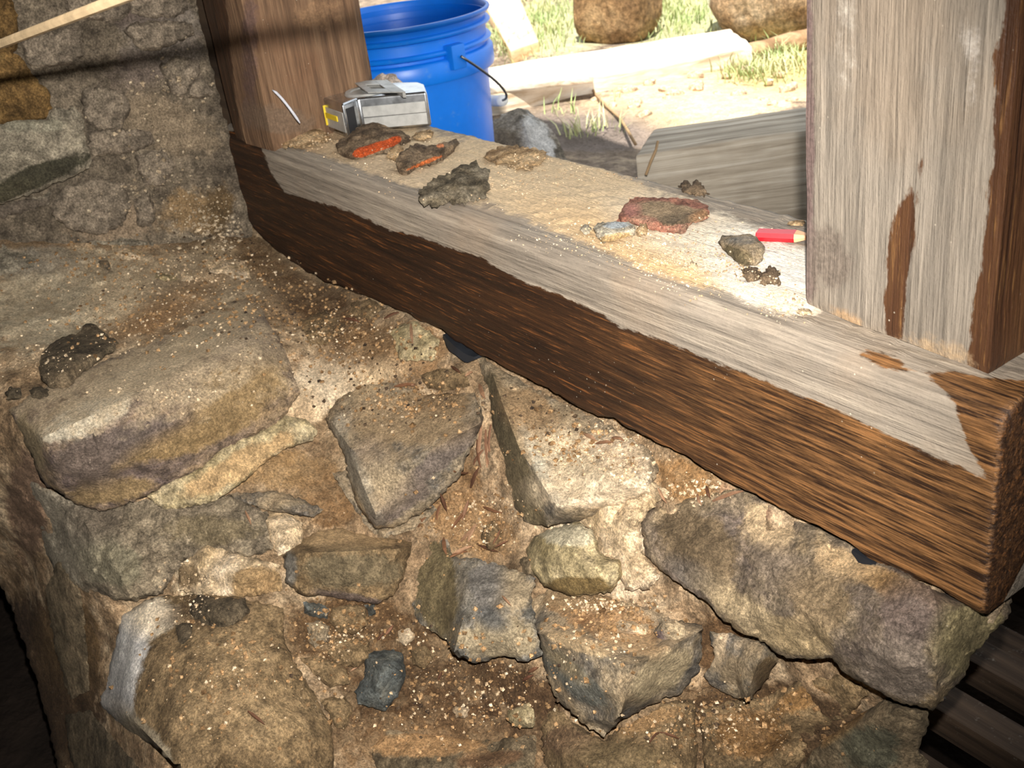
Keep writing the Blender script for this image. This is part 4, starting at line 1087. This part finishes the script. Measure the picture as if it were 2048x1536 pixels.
# belt clip: bent strip with an oval slot, built from two rails and two bridges
cz = tz + TH
ca = onZ(704, 161, cz + .008)[:2]; cb = onZ(736, 186, cz + .008)[:2]; cc_ = onZ(774, 157, cz + .008)[:2]
du = _n(cb - ca); dv = _n(cc_ - ca)
L1, L2 = np.linalg.norm(cb - ca), np.linalg.norm(cc_ - ca)
def clip_pt(s, t, z): return np.r_[ca + du * L1 * s + dv * L2 * t, z]
clip = []
rails = [((0, 0), (1, 0), (1, .22), (0, .22)), ((0, .62), (1, .62), (1, 1), (0, 1)), ((0, .2), (.34, .2), (.34, .64), (0, .64)), ((.72, .2), (1, .2), (1, .64), (.72, .64))]
Vs, Fs = [], []
for rc in rails:
    b0 = len(Vs)
    for zz in (0, .0012):
        for (s, t) in rc:
            Vs.append(clip_pt(s, t, cz + .0065 + .0012 * s + zz - .0015 * t))
    Fs += [(b0, b0 + 3, b0 + 2, b0 + 1), (b0 + 4, b0 + 5, b0 + 6, b0 + 7)] + [(b0 + i, b0 + (i + 1) % 4, b0 + 4 + (i + 1) % 4, b0 + 4 + i) for i in range(4)]
b0 = len(Vs)
for zz in (cz + .0005, cz + .0066):
    for (s, t) in ((0, .92), (1, .92), (1, 1.0), (0, 1.0)):
        Vs.append(clip_pt(s, t, zz))
Fs += [(b0, b0 + 3, b0 + 2, b0 + 1), (b0 + 4, b0 + 5, b0 + 6, b0 + 7)] + [(b0 + i, b0 + (i + 1) % 4, b0 + 4 + (i + 1) % 4, b0 + 4 + i) for i in range(4)]
mesh_obj('belt_clip', Vs, Fs, M['satin'], tape, smooth=False)

# ---- carpenter's pencil
M['red'] = plain('red_paint', (196, 30, 40), .35, .5, .15)
M['pwood'] = plain('pencil_wood', (222, 170, 130), .7, .3, .15, 90)
M['lead'] = plain('graphite', (50, 48, 48), .5)
a3, b3 = onZ(1511, 483, ZT)[:2], onZ(1624, 488, ZT)[:2]
pd_ = _n(b3 - a3); pn = np.array([-pd_[1], pd_[0]])
Lp = np.linalg.norm(b3 - a3)
pen = empty('carpenter_pencil', (float(a3[0]), float(a3[1]), ZT)); tag(pen, 'short red flat carpenter pencil lying against the broad grey post', 'pencil')
wp, hp = .0125, .0068
hexa = [(-.5, .0), (.5, .0), (.62, .5), (.5, 1.0), (-.5, 1.0), (-.62, .5)]
def pen_sec(s, k):
    return [np.r_[a3 + pd_ * s + pn * (wp * .5 + wp * k * h[0] * .8), ZT + hp * (.5 + (h[1] - .5) * k)] for h in hexa]
def loft(secs):
    n = len(secs[0]); V = np.array([p for s in secs for p in s]); Fc = [tuple(range(n))[::-1], tuple(range((len(secs) - 1) * n, len(secs) * n))]
    for i in range(len(secs) - 1):
        for k in range(n): Fc.append((i * n + k, i * n + (k + 1) % n, (i + 1) * n + (k + 1) % n, (i + 1) * n + k))
    return V, Fc
V, Fc = loft([pen_sec(0, .96), pen_sec(.0006, 1), pen_sec(Lp * .68, 1)]); mesh_obj('shaft', V, Fc, M['red'], pen, smooth=False)
V, Fc = loft([pen_sec(Lp * .68 - .0002, .98), pen_sec(Lp * .70, .97), pen_sec(Lp * .92, .42)]); mesh_obj('sharpened_tip', V, Fc, M['pwood'], pen, smooth=False)
V, Fc = loft([pen_sec(Lp * .92 - .0002, .40), pen_sec(Lp, .08)]); mesh_obj('lead_point', V, Fc, M['lead'], pen, smooth=False)

# ---- thin pale strand leaning on the dark post
M['strand'] = plain('cobweb_strand', (196, 194, 198), .8, .2)
pts = []
for t in np.linspace(0, 1, 9):
    px_, py_ = 545 + 55 * t, 180 + 66 * t ** 1.25
    pts.append(unproj([[px_, py_]], [1.285 - .0 * t])[0])
V, Fc = tube_vf(pts, [.0006] + [.0016] * 7 + [.0007], 6); o = mesh_obj('feather_shaft', V, Fc, M['strand'])
tag(o, 'thin whitish curved strand leaning against the dark oak post', 'strand')

# ---- black packing strips squeezed under the beam
M['membrane'] = plain('black_membrane', (30, 32, 36), .5, .4, .3)
for k, (xa, xb, ya, dz, lab) in enumerate([(-.905, -.85, -.006, .009, 'black plastic strip poking out under the middle of the beam'), (-.395, -.350, -.005, .006, 'short black plastic strip squeezed under the near end of the beam')]):
    secs = []
    for t in np.linspace(0, 1, 14):
        x = xa + (xb - xa) * t; e = math.sin(math.pi * min(max(t, .03), .97)) ** .6
        zz = np.interp(x, zb_x, zb_z)
        secs.append([(x, ya * e, zz - dz * e * (1 + .25 * math.sin(9 * t)) ), (x, .03, zz - .004), (x, .03, zz - .0005), (x, ya * e * .6, zz + .0005)])
    V, Fc = loft([[np.array(p) for p in s] for s in secs]); o = mesh_obj('packing_strip', V, Fc, M['membrane'], smooth=True, sharp=40); tag(o, lab, 'packing strip')

# ---- loose dark stone and crumbs on the ledge at the left
def ledge(P): return rubble(P) - .004
o = relief('loose_stone', [(77, 735), (84, 704), (113, 680), (157, 665), (171, 647), (188, 647), (202, 660), (238, 687), (232, 697), (200, 720), (171, 741), (137, 776), (103, 776), (82, 758)], M['darkstone'], None, base=rubble, hb=.020, feats=[(150, 700, .042), (110, 740, .038), (200, 685, .034)],
           ridges=[[(84, 750, .030), (125, 748, .040), (170, 722, .040), (225, 690, .028)]], thick=.022, rough=.002, seed=130, edge=(6, .004)); tag(o, 'dark brown loose stone lying on the dusty ledge at the left', 'stone')
o = relief('loose_stone', [(10, 784), (22, 772), (42, 776), (44, 792), (28, 800), (14, 798)], M['darkstone'], None, hb=.012, feats=[(28, 786, .02)], thick=.016, rough=.001, seed=131, step=5, edge=(5, .003)); tag(o, 'tiny dark stone crumb at the left edge below the loose stone', 'stone')
o = relief('loose_stone', [(58, 780), (78, 772), (98, 780), (94, 794), (66, 796)], M['darkstone'], None, hb=.012, feats=[(78, 784, .02)], thick=.016, rough=.001, seed=132, step=5, edge=(5, .003)); tag(o, 'small dark crumb touching the lower tip of the loose stone', 'stone')

# ---- pale stick held up in front of the masonry wall
M['stick'] = plain('split_stick', (206, 178, 138), .8, .2, .3, 60, .4)
p0 = unproj([[0, 88]], [.71])[0]; p1 = unproj([[236, -2]], [.535])[0]
dd = p1 - p0
tlo = -.62
pts = [p0 + dd * t  for t in np.linspace(tlo, 2.6, 24)]
V, Fc = tube_vf(pts, .0030, 7); o = mesh_obj('split_stick', V, Fc, M['stick'], sharp=40); tag(o, 'thin pale split stick crossing the upper left corner in front of the wall', 'stick')

# ================================================================== OUTSIDE
def plank_mat(name, ang, c, gs=1.0):
    m = NT(name, .85, .2)
    v = m.mapping((2.2, 40 * gs, 40 * gs), src=m.mapping((1, 1, 1), (0, 0, -ang))); g = m.noise(1.0, 6, .65, v, .4); n = m.noise(7, 4, .6)
    col = m.ramp(g, [(.32, srgb(*c[0])), (.5, srgb(*c[1])), (.68, srgb(*c[2]))])
    col = m.mix(1.0, col, m.ramp(n, [(.3, G(.8)), (.7, G(1.15))]), 'MULTIPLY')
    m.color(col); m.bump(g, .6, .006)
    return m.m
def px_prism(name, quad, zt, zb, mat, ext=(0, 0), bevel=.004, noise=.0015, seed=1):
    """quad: near-left, near-right, far-right, far-left pixels on the plane z=zt; ext lengthens the right/left ends (m)"""
    q = [onZ(x, y, zt)[:2] for x, y in quad]
    d = _n(q[1] - q[0])
    q[1] = q[1] + d * ext[1]; q[2] = q[2] + d * ext[1]; q[0] = q[0] - d * ext[0]; q[3] = q[3] - d * ext[0]
    V, Fc = prism_vf(q, zb, zt)
    return bevelled(name, V, Fc, mat, width=bevel, seg=2, sub=4, noise=noise, nscale=14, seed=seed)
a_, b_ = onZ(1270, 310, -.01)[:2], onZ(1607, 262, -.01)[:2]
ang = math.atan2(*(b_ - a_)[::-1])
M['oldtimber'] = plank_mat('weathered_timber', ang, [(122, 110, 94), (168, 156, 138), (198, 188, 172)], 2.0)
o = px_prism('squared_timber', [(1270, 310), (1607, 262), (1607, 211), (1308, 257)], -.01, GZ - .005, M['oldtimber'], (0, .7), .005, .002, 2)
tag(o, 'grey squared timber with dark shakes lying outside behind the broad post', 'timber')
a_, b_ = onZ(1187, 165, -.115)[:2], onZ(1505, 92, -.115)[:2]
ang2 = math.atan2(*(b_ - a_)[::-1])
M['whiteplank'] = plank_mat('bleached_plank', ang2, [(176, 152, 122), (222, 208, 188), (236, 228, 214)])
o = px_prism('bleached_plank', [(960, 196), (1505, 92), (1462, 56), (960, 134)], -.115, GZ - .004, M['whiteplank'], (.25, 0), .006, .003, 3)
tag(o, 'long sun-bleached plank lying on the ground right of the blue bucket', 'plank')
o = px_prism('bleached_plank', [(960, 177), (1186, 151), (1184, 128), (960, 152)], -.098, -.1145, M['whiteplank'], (.2, 0), .004, .002, 4)
tag(o, 'shorter bleached board lying on top of the long plank beside the bucket', 'plank')
M['newboard'] = plank_mat('new_board', 2.2, [(206, 170, 124), (226, 194, 150), (236, 210, 172)], .6)
o = px_prism('pine_board', [(1021, 102), (1078, 82), (1010, -70), (925, -70)], -.125, GZ - .004, M['newboard'], (0, 0), .004, .001, 5)
tag(o, 'pale new pine board lying in the grass behind the blue bucket', 'board')

def rock(name, c, rad, seed, mat, power=3.0, noise=.12, rot=0.0, sub=4, solid=False):
    bm = bmesh.new(); bmesh.ops.create_icosphere(bm, subdivisions=sub, radius=1.0)
    V = np.array([v.co[:] for v in bm.verts]); Fc = [[v.index for v in f.verts] for f in bm.faces]; bm.free()
    k = (np.abs(V) ** power).sum(1) ** (-1 / power); V = V * k[:, None]
    V = V * (1 + noise * fbm(V + seed * 3.1, 1.3, 4, seed) + .25 * noise * fbm(V, 6, 3, seed + 2))[:, None]
    V = V * np.array(rad); cr, sr = math.cos(rot), math.sin(rot)
    V = np.c_[V[:, 0] * cr - V[:, 1] * sr, V[:, 0] * sr + V[:, 1] * cr, V[:, 2]]
    return mesh_obj(name, V + np.array(c), Fc, mat, None, True, 40, solid=solid)
M['boulder'] = mat_stone('boulder_brown', (124, 98, 70), (158, 126, 90), (180, 150, 112), 9, tint=False)
M['boulder2'] = mat_stone('boulder_pale', (150, 122, 92), (186, 158, 124), (206, 186, 158), 7, tint=False)
pb = onZ(1230, 86, GZ)
o = rock('boulder', (pb[0] - .085, pb[1] + .09, GZ + .145), (.115, .12, .16), 4, M['boulder'], 4.5, .10, .5); tag(o, 'squat brown boulder standing behind the bleached plank', 'boulder')
pb = onZ(1530, 92, GZ)
o = rock('boulder', (pb[0] - .085, pb[1] + .15, GZ + .15), (.19, .18, .18), 9, M['boulder2'], 2.6, .14, .2); tag(o, 'large pale rounded boulder near the end of the bleached plank', 'boulder')
M['bark'] = plank_mat('bark', .6, [(110, 84, 60), (150, 120, 90), (176, 150, 118)])
V, Fc = tube_vf([onZ(1490 + 60 * t, 106 - 14 * t, GZ + .022) for t in np.linspace(0, 5, 14)], .024, 12); o = bevelled('log', V, Fc, M['bark'], width=0, noise=.004, nscale=20, seed=6); tag(o, 'thin brown log on the grass under the large pale boulder', 'log')
M['shadestone'] = mat_stone('outdoor_stone', (96, 88, 76), (136, 126, 112), (168, 160, 150), 14)
M['pinkstone'] = mat_stone('pale_outdoor_stone', (170, 148, 130), (196, 176, 158), (212, 196, 182), 14)
def upright(P_ref, z, lean):
    d0 = float(dZ(np.array([P_ref]), z)[0])
    return lambda Q: d0 + lean * (P_ref[1] - Q[:, 1]) / F * d0
o = relief('boulder', [(930, 300), (945, 268), (985, 243), (1010, 226), (1036, 216), (1056, 220), (1085, 240), (1103, 258), (1122, 290), (1136, 330), (1130, 352), (1000, 356), (940, 340)], M['shadestone'], None, base=upright((1040, 350), GZ, .5),
     ridges=[[(1036, 219, .02), (1050, 250, .05), (1064, 300, .06), (1080, 350, .03)]], feats=[(990, 280, .04), (1095, 300, .03)], hb=.004, step=7, rough=.006, rscale=18, edge=(8, .01), blobs=[(1080, 290, 26, 70, -20, (196, 192, 186), .9), (1000, 290, 50, 40, 0, (112, 100, 84), .8)], seed=140, thick=.10)
tag(o, 'grey angular rock outside between the blue bucket and the squared timber', 'boulder')
o = relief('boulder', [(730, 220), (738, 165), (758, 148), (785, 147), (806, 164), (822, 200), (826, 300), (800, 352), (740, 352)], M['pinkstone'], None, base=lambda Q: 1.62 + 0 * Q[:, 0], feats=[(780, 190, .03), (785, 260, .04)], hb=.004, step=7, rough=.006, rscale=20, edge=(8, .01), seed=141, thick=.08)
tag(o, 'pinkish pale rock outside just behind the tape measure', 'boulder')

# ---- blue bucket
m = NT('blue_plastic', .38, .5); n = m.noise(9, 5, .65); n2 = m.noise(60, 4, .7)
col = m.mix(m.math('MULTIPLY', m.mrange(n2, .58, .75), .25), srgb(6, 114, 218), srgb(110, 150, 190)); m.color(m.mix(1.0, col, m.ramp(n, [(.3, G(.85)), (.7, G(1.1))]), 'MULTIPLY'))
m.b.inputs['Subsurface Weight'].default_value = 0.0
M['blue'] = m.m
BH = .355
rc = onZ(793, 29, GZ + BH)
bk = empty('bucket', (float(rc[0]), float(rc[1]), GZ)); tag(bk, 'bright blue plastic bucket with wire handle standing outside behind the tape measure', 'bucket')
rt = .150
def rad_at(z): return .128 + (rt - .006 - .128) * z / BH
prof = [(0, .004), (.122, .004), (.127, .012)]
prof += [(rad_at(z), z) for z in np.linspace(.03, BH - .092, 6)]
z = BH - .090
prof += [(rad_at(z) + .010, z - .002), (rad_at(z) + .0115, z + .002), (rad_at(z) + .0115, z + .026), (rad_at(z) + .009, z + .030), (rad_at(z) + .002, z + .032)]
for zz in (BH - .048, BH - .022):
    prof += [(rad_at(zz), zz - .006), (rad_at(zz) + .008, zz - .003), (rad_at(zz) + .009, zz), (rad_at(zz) + .007, zz + .003), (rad_at(zz) + .001, zz + .004)]
prof += [(rad_at(BH) , BH - .010), (rt + .002, BH - .007), (rt + .004, BH - .003), (rt + .003, BH), (rt - .002, BH), (rt - .004, BH - .004), (rt - .007, BH - .03), (.124, .012), (0, .010)]
V, Fc = lathe_vf(prof, 96); mesh_obj('body', V + np.array([rc[0], rc[1], GZ]), Fc, M['blue'], bk, sharp=50)
# ears: the near one shows on the right front
tocam = _n(CAM[:2] - rc[:2]); a0 = math.atan2(tocam[1], tocam[0]) + math.radians(33)
M['wire'] = metal('handle_wire', (120, 122, 124), .35); M['grip'] = plain('white_grip', (216, 214, 208), .5)
zE = BH - .052
ears = []
for s in (0, math.pi):
    a = a0 + s; d = np.array([math.cos(a), math.sin(a)]); t = np.array([-d[1], d[0]])
    r0 = rad_at(zE) - .002
    pl = [rc[:2] + d * r0 - t * .017, rc[:2] + d * r0 + t * .017, rc[:2] + d * (r0 + .020) + t * .013, rc[:2] + d * (r0 + .020) - t * .013]
    V, Fc = prism_vf(pl, GZ + zE - .024, GZ + zE + .014); bevelled('ear', V, Fc, M['blue'], bk, width=.003)
    ears.append(np.r_[rc[:2] + d * (r0 + .021), GZ + zE - .004])
ec = (ears[0] + ears[1]) / 2; eh = (ears[0] - ears[1]) / 2
sd2 = _n(np.array([eh[1], -eh[0], 0.0]))
if sd2 @ (R @ np.array([1.0, 0, 0])) < 0: sd2 = -sd2
drop = _n(sd2 * .80 + np.array([0, 0, -.60])) * .205
hp_ = [ec + eh * math.cos(t) * 1.02 + drop * math.sin(t) for t in np.linspace(0, math.pi, 40)]
V, Fc = tube_vf(hp_, .0022, 8); hd = mesh_obj('handle', V, Fc, M['wire'], bk)
V, Fc = tube_vf(hp_[15:25], .010, 12); mesh_obj('grip', V, Fc, M['grip'], hd)

# ---- twigs on the ground
M['twig'] = plain('twig', (150, 124, 92), .8, .2)
for pts_, lab in (([(1177, 150), (1189, 187), (1215, 214), (1240, 236), (1256, 262), (1271, 288)], 'thin bent twig on the ground left of the squared timber'), ([(1316, 282), (1312, 300), (1302, 322), (1292, 350)], 'short forked twig leaning on the end of the squared timber')):
    if 'forked' in lab:
        w_ = [unproj([p], [1.62 + .0 * i])[0] for i, p in enumerate(pts_)]
    else:
        w_ = [onZ(p[0], p[1], GZ + .012) for p in pts_]
    V, Fc = tube_vf(w_, .0035 if 'bent' in lab else .0022, 6); o = mesh_obj('twig', V, Fc, M['twig']); tag(o, lab, 'twig')

# ---- pebbles in the sunlit patch
M['pebble'] = mat_stone('pebble', (190, 160, 126), (216, 192, 162), (228, 212, 190), 20, tint=False)
PB = random.Random(5)
for k in range(34):
    px_, py_ = (PB.uniform(1290, 1590), PB.uniform(128, 215)) if k < 26 else (PB.uniform(1190, 1290), PB.uniform(165, 235))
    p = onZ(px_, py_, GZ); r = PB.uniform(.010, .024)
    o = rock('pebble', (p[0], p[1], GZ + r * .3), (r, r * PB.uniform(.6, .9), r * .5), 20 + k, M['pebble'], 2.6, .15, PB.uniform(0, 3), 2)
    tag(o, 'pale pebble among the scattered rubble on the sunlit ground outside', 'pebble', 'pebbles on the sunlit ground')

# ---- grass (nobody could count the blades)
def grass_patch(name, regions, n, label, seed):
    rg = random.Random(seed); Vs, Fs = [], []
    for _ in range(n):
        x, y, rx, ry = rg.choices(regions, weights=[r[2] * r[3] for r in regions])[0]
        px_, py_ = x + rg.gauss(0, .5) * rx, y + rg.gauss(0, .5) * ry
        p = onZ(px_, py_, GZ)
        if not (0.3 < p[1] < 6): continue
        p[2] = GZ + .004
        h = rg.uniform(.015, .055); a = rg.uniform(0, 6.28); wd = rg.uniform(.001, .0024); ln = rg.uniform(.2, 1.1) * h
        s = np.array([math.cos(a), math.sin(a), 0]); t = np.array([-s[1], s[0], 0]); b0 = len(Vs)
        for f, wf_ in ((0, 1), (.5, .8)):
            c = p + t * ln * f * f + np.array([0, 0, h * f])
            Vs += [c - s * wd * wf_, c + s * wd * wf_]
        Vs.append(p + t * ln + np.array([0, 0, h * .92]))
        Fs += [(b0, b0 + 1, b0 + 3, b0 + 2), (b0 + 2, b0 + 3, b0 + 4)]
    o = mesh_obj(name, Vs, Fs, M['grass'], smooth=False); tag(o, label, 'grass', None, 'stuff')
m = NT('grass_blades', .6, .3); n = m.noise(9, 3, .6); m.color(m.ramp(n, [(.3, srgb(110, 136, 76)), (.5, srgb(156, 168, 112)), (.7, srgb(200, 192, 150))])); M['grass'] = m.m
grass_patch('grass', [(1070, 60, 90, 70), (1110, 20, 100, 50), (1000, 90, 40, 30)], 1500, 'green lawn grass behind the blue bucket and pine board', 1)
grass_patch('grass', [(1360, 30, 80, 60), (1340, 5, 70, 40)], 900, 'bright green grass between the two boulders', 2)
grass_patch('grass', [(1560, 130, 70, 34), (1500, 150, 60, 20), (1440, 130, 40, 14)], 700, 'thin sunlit grass below the large pale boulder', 3)
grass_patch('grass', [(1225, 203, 16, 6), (1190, 262, 40, 14), (1120, 232, 30, 8), (1150, 275, 40, 10), (1095, 190, 14, 5)], 90, 'sparse weed tufts in the shade left of the squared timber', 4)

# ================================================================== CRUMBS AND SPLINTERS
BV, BF, off = [], [], 0
for (v, f) in WORLD_MESHES:
    BV.append(v); BF += [tuple(int(i) + off for i in q) for q in f]; off += len(v)
BV = np.concatenate(BV)
bvh = BVHTree.FromPolygons([tuple(v) for v in BV], BF)
camv = Vector(CAM)
def cast(px_, py_):
    d = Vector(rays([[px_, py_]])[0]).normalized()
    h = bvh.ray_cast(camv, d)
    return h[0], h[1]
OCT = np.array([(1, 0, 0), (-1, 0, 0), (0, 1, 0), (0, -1, 0), (0, 0, 1), (0, 0, -1)], float)
OF = [(0, 2, 4), (2, 1, 4), (1, 3, 4), (3, 0, 4), (2, 0, 5), (1, 2, 5), (3, 1, 5), (0, 3, 5)]
def crumbs(name, regions, n, rmin, rmax, mat, label, seed, cat='crumbs', nzmin=-.2):
    rg = random.Random(seed); Vs, Fs = [], []
    ws = [r[4] for r in regions]
    for _ in range(n):
        x, y, rx, ry, w_ = rg.choices(regions, weights=ws)[0]
        q, nn = cast(x + rg.gauss(0, .5) * rx, y + rg.gauss(0, .5) * ry)
        if q is None: continue
        if nn.dot(camv - q) < 0: nn = -nn
        if nn.z < nzmin: continue
        if q.z > .004 and -.012 < q.y < .03 and nn.z < .5: continue
        if 700 < project(np.array(q))[0][0][0] < 820 and 1290 < project(np.array(q))[0][0][1] < 1425 and rg.random() < .85: continue
        if name == 'sand_grains' and q.z > BEAM_H + .007: continue
        if name != 'sand_grains' and q.z > .01 and q.x > -1.3 and q.y > -.02: continue
        r = rmin + (rmax - rmin) * rg.random() ** 3
        M3 = RNG.normal(0, 1, (3, 3)); Q3, _r = np.linalg.qr(M3)
        P = (OCT * (r * RNG.uniform(.6, 1.25, (6, 1)))) @ Q3 * np.array([1, 1, .8]) + np.array(q) + np.array(nn) * r * .35
        b0 = len(Vs); Vs += list(P); Fs += [(a + b0, b + b0, c + b0) for a, b, c in OF]
    o = mesh_obj(name, Vs, Fs, mat, smooth=False); tag(o, label, cat, None, 'stuff')
m_c = mat_stone('lime_crumb', (152, 128, 98), (184, 160, 128), (214, 194, 164), 60, tint=False, speck=0, bump=.4)
m_e = mat_stone('earth_crumb', (104, 78, 50), (136, 106, 72), (160, 130, 94), 60, tint=False, speck=0, bump=.4)
m_d = mat_stone('dark_crumb', (50, 40, 32), (70, 56, 42), (92, 74, 54), 60, tint=False, speck=0, bump=.4)
crumbs('lime_crumbs', [(300, 640, 220, 90, 3), (350, 560, 260, 60, 3), (80, 720, 90, 60, 1), (450, 530, 140, 40, 1.5), (1200, 890, 120, 50, 3), (1260, 940, 60, 30, 1), (700, 670, 130, 60, 1.2), (800, 810, 140, 50, .8), (640, 700, 90, 60, .8), (1200, 1210, 100, 20, 1.2), (380, 1190, 60, 60, 1), (1440, 1450, 140, 60, 1), (900, 1380, 240, 110, 2.2), (700, 1280, 100, 60, 1), (960, 1040, 90, 60, 1), (330, 790, 140, 40, 1.2), (1400, 980, 80, 30, .8), (450, 1380, 140, 110, .4), (1200, 1300, 90, 40, .4)], 3800, .0004, .0026, m_c, 'loose cream lime mortar crumbs scattered over the rubble wall', 11)
crumbs('earth_crumbs', [(300, 620, 240, 90, 2), (560, 600, 160, 70, 2), (700, 680, 160, 80, 2), (820, 800, 140, 60, 1.5), (900, 1380, 260, 130, 3), (1450, 1450, 200, 70, 2), (700, 1260, 120, 80, 1.5), (940, 1050, 100, 70, 1.4), (1220, 1240, 120, 50, 1.2), (1150, 880, 140, 60, 1), (250, 520, 250, 40, 1.2), (450, 1350, 160, 130, 1)], 4800, .0005, .0036, m_e, 'brown earth and mortar crumbs lying between the wall stones', 12)
crumbs('dark_crumbs', [(600, 620, 180, 70, 2), (800, 780, 180, 90, 2), (480, 500, 160, 40, 1.2), (900, 1350, 260, 120, 1.2), (1100, 830, 120, 50, 1), (1450, 1430, 160, 60, .6), (300, 600, 200, 60, .5)], 800, .0006, .0030, m_d, 'dark brown crumbs of earth under the edge of the beam', 13)
crumbs('sand_grains', [(1000, 360, 260, 50, 2), (1250, 480, 220, 50, 3), (1450, 540, 150, 60, 3), (760, 300, 160, 40, 1.5), (620, 275, 90, 26, 1.5), (1340, 520, 120, 30, 2), (1570, 610, 60, 30, 1), (1100, 340, 160, 30, 1)], 4200, .0003, .0014, mat_stone('sand_grain', (156, 126, 92), (184, 160, 128), (212, 194, 168), 60, tint=False, speck=0, bump=.3), 'sandy mortar grains strewn over the top of the beam', 14, 'sand', .3)
crumbs('plaster_crumbs', [(400, 440, 80, 60, 2), (300, 380, 120, 80, 1), (330, 200, 120, 120, 1), (450, 470, 40, 40, 1)], 700, .0008, .004, mat_stone('plaster_crumb', (136, 118, 94), (160, 142, 116), (184, 168, 142), 60, tint=False, speck=0, bump=.4), 'crumbling plaster grains on the masonry wall beside the dark post', 15, 'crumbs', -1)

# wood splinters, one by one
m = NT('splinter', .8, .2); oi = m.node('ShaderNodeObjectInfo'); g = m.noise(160, 4, .7)
m.color(m.mix(.7, m.ramp(oi.outputs['Random'], [(.0, srgb(70, 46, 32)), (.35, srgb(100, 68, 46)), (.7, srgb(140, 108, 82)), (1.0, srgb(88, 56, 40))]), m.ramp(g, [(.3, G(.6)), (.7, G(1.35))]), 'MULTIPLY')); M['splinter'] = m.m
CL = {
 'crevice': ('reddish wood splinter caught in the crevice beside the dark-flanked stone', [(966, 850, 962, 925, 9), (974, 860, 980, 930, 8), (982, 880, 978, 936, 8), (958, 880, 966, 936, 7), (970, 900, 952, 930, 7), (986, 850, 984, 905, 6), (962, 770, 974, 800, 12)]),
 'middle': ('brown wood splinter in the earth pocket at the centre of the rubble', [(906, 938, 936, 940, 9), (945, 975, 962, 935, 11), (938, 1000, 926, 1040, 9), (880, 985, 892, 1020, 9), (884, 1010, 878, 1040, 7), (890, 1078, 896, 1112, 10), (900, 1118, 935, 1108, 9), (905, 1110, 945, 1095, 8), (955, 1050, 940, 1085, 9), (935, 1020, 905, 1060, 8), (970, 1012, 1008, 1024, 7), (925, 1084, 950, 1060, 8), (1000, 1060, 985, 1090, 7), (990, 1095, 1018, 1082, 6), (960, 1090, 1000, 1104, 7), (840, 1055, 856, 1035, 8)]),
 'upper': ('brown wood sliver on the earth just under the middle of the beam', [(820, 770, 834, 772, 8), (790, 775, 832, 770, 9), (905, 735, 925, 750, 8), (824, 650, 828, 690, 8), (770, 640, 800, 628, 9), (690, 640, 720, 648, 7), (930, 755, 945, 748, 7)]),
 'right': ('long thin brown splinter lying where the big right slab meets the beam', [(1416, 975, 1424, 1000, 8), (1428, 1005, 1490, 985, 9), (1318, 975, 1336, 1005, 7), (1400, 990, 1408, 1012, 6)]),
 'dusty': ('pale brown splinter on the dusty top of the stone below the beam', [(1170, 872, 1195, 885, 10), (1225, 880, 1250, 886, 9), (1195, 890, 1230, 888, 7)]),
 'low': ('dark red splinter lying low in the rubble between the lower stones', [(1006, 1195, 1024, 1215, 7), (770, 1270, 786, 1250, 8), (756, 1280, 770, 1262, 7), (1060, 1345, 1080, 1335, 10), (1050, 1362, 1072, 1350, 8), (886, 1345, 878, 1362, 6), (1318, 1466, 1356, 1480, 6), (1300, 1490, 1320, 1470, 4), (700, 1344, 722, 1330, 5)]),
 'left': ('single dark red splinter on the big brown stone at lower left', [(496, 1424, 530, 1452, 8)]),
 'grey': ('single short red splinter on the rough grey stone at left', [(490, 1024, 502, 1052, 6)]),
}
for key, (lab, items) in CL.items():
    for (x1, y1, x2, y2, wpx) in items:
        q1, n1_ = cast(x1, y1); q2, n2_ = cast(x2, y2)
        if q1 is None or q2 is None: continue
        if (q2 - q1).length > .09: continue
        nn = (n1_ + n2_).normalized()
        if nn.dot(camv - q1) < 0: nn = -nn
        dep_ = (q1 - camv).length
        wd = wpx / F * dep_ * .42
        d = q2 - q1; s = d.cross(nn).normalized(); nn = s.cross(d).normalized()
        Vs = []
        for t, ww, lift in ((0, .25, .0015), (.3, 1, .0028), (.7, .9, .0034), (1, .1, .0018)):
            c = q1 + d * t + nn * lift
            Vs += [c - s * wd * ww, c + s * wd * ww, c + s * wd * ww * .7 + nn * .0014, c - s * wd * ww * .7 + nn * .0014]
        Fs = [(0, 1, 2, 3), (15, 14, 13, 12)]
        for i in range(3):
            for k in range(4): Fs.append((i * 4 + k, i * 4 + (k + 1) % 4, (i + 1) * 4 + (k + 1) % 4, (i + 1) * 4 + k))
        o = mesh_obj('wood_splinter', [tuple(v) for v in Vs], Fs, M['splinter'], smooth=False)
        tag(o, lab, 'splinter', ('splinters, ' + key) if len(items) > 1 else None)
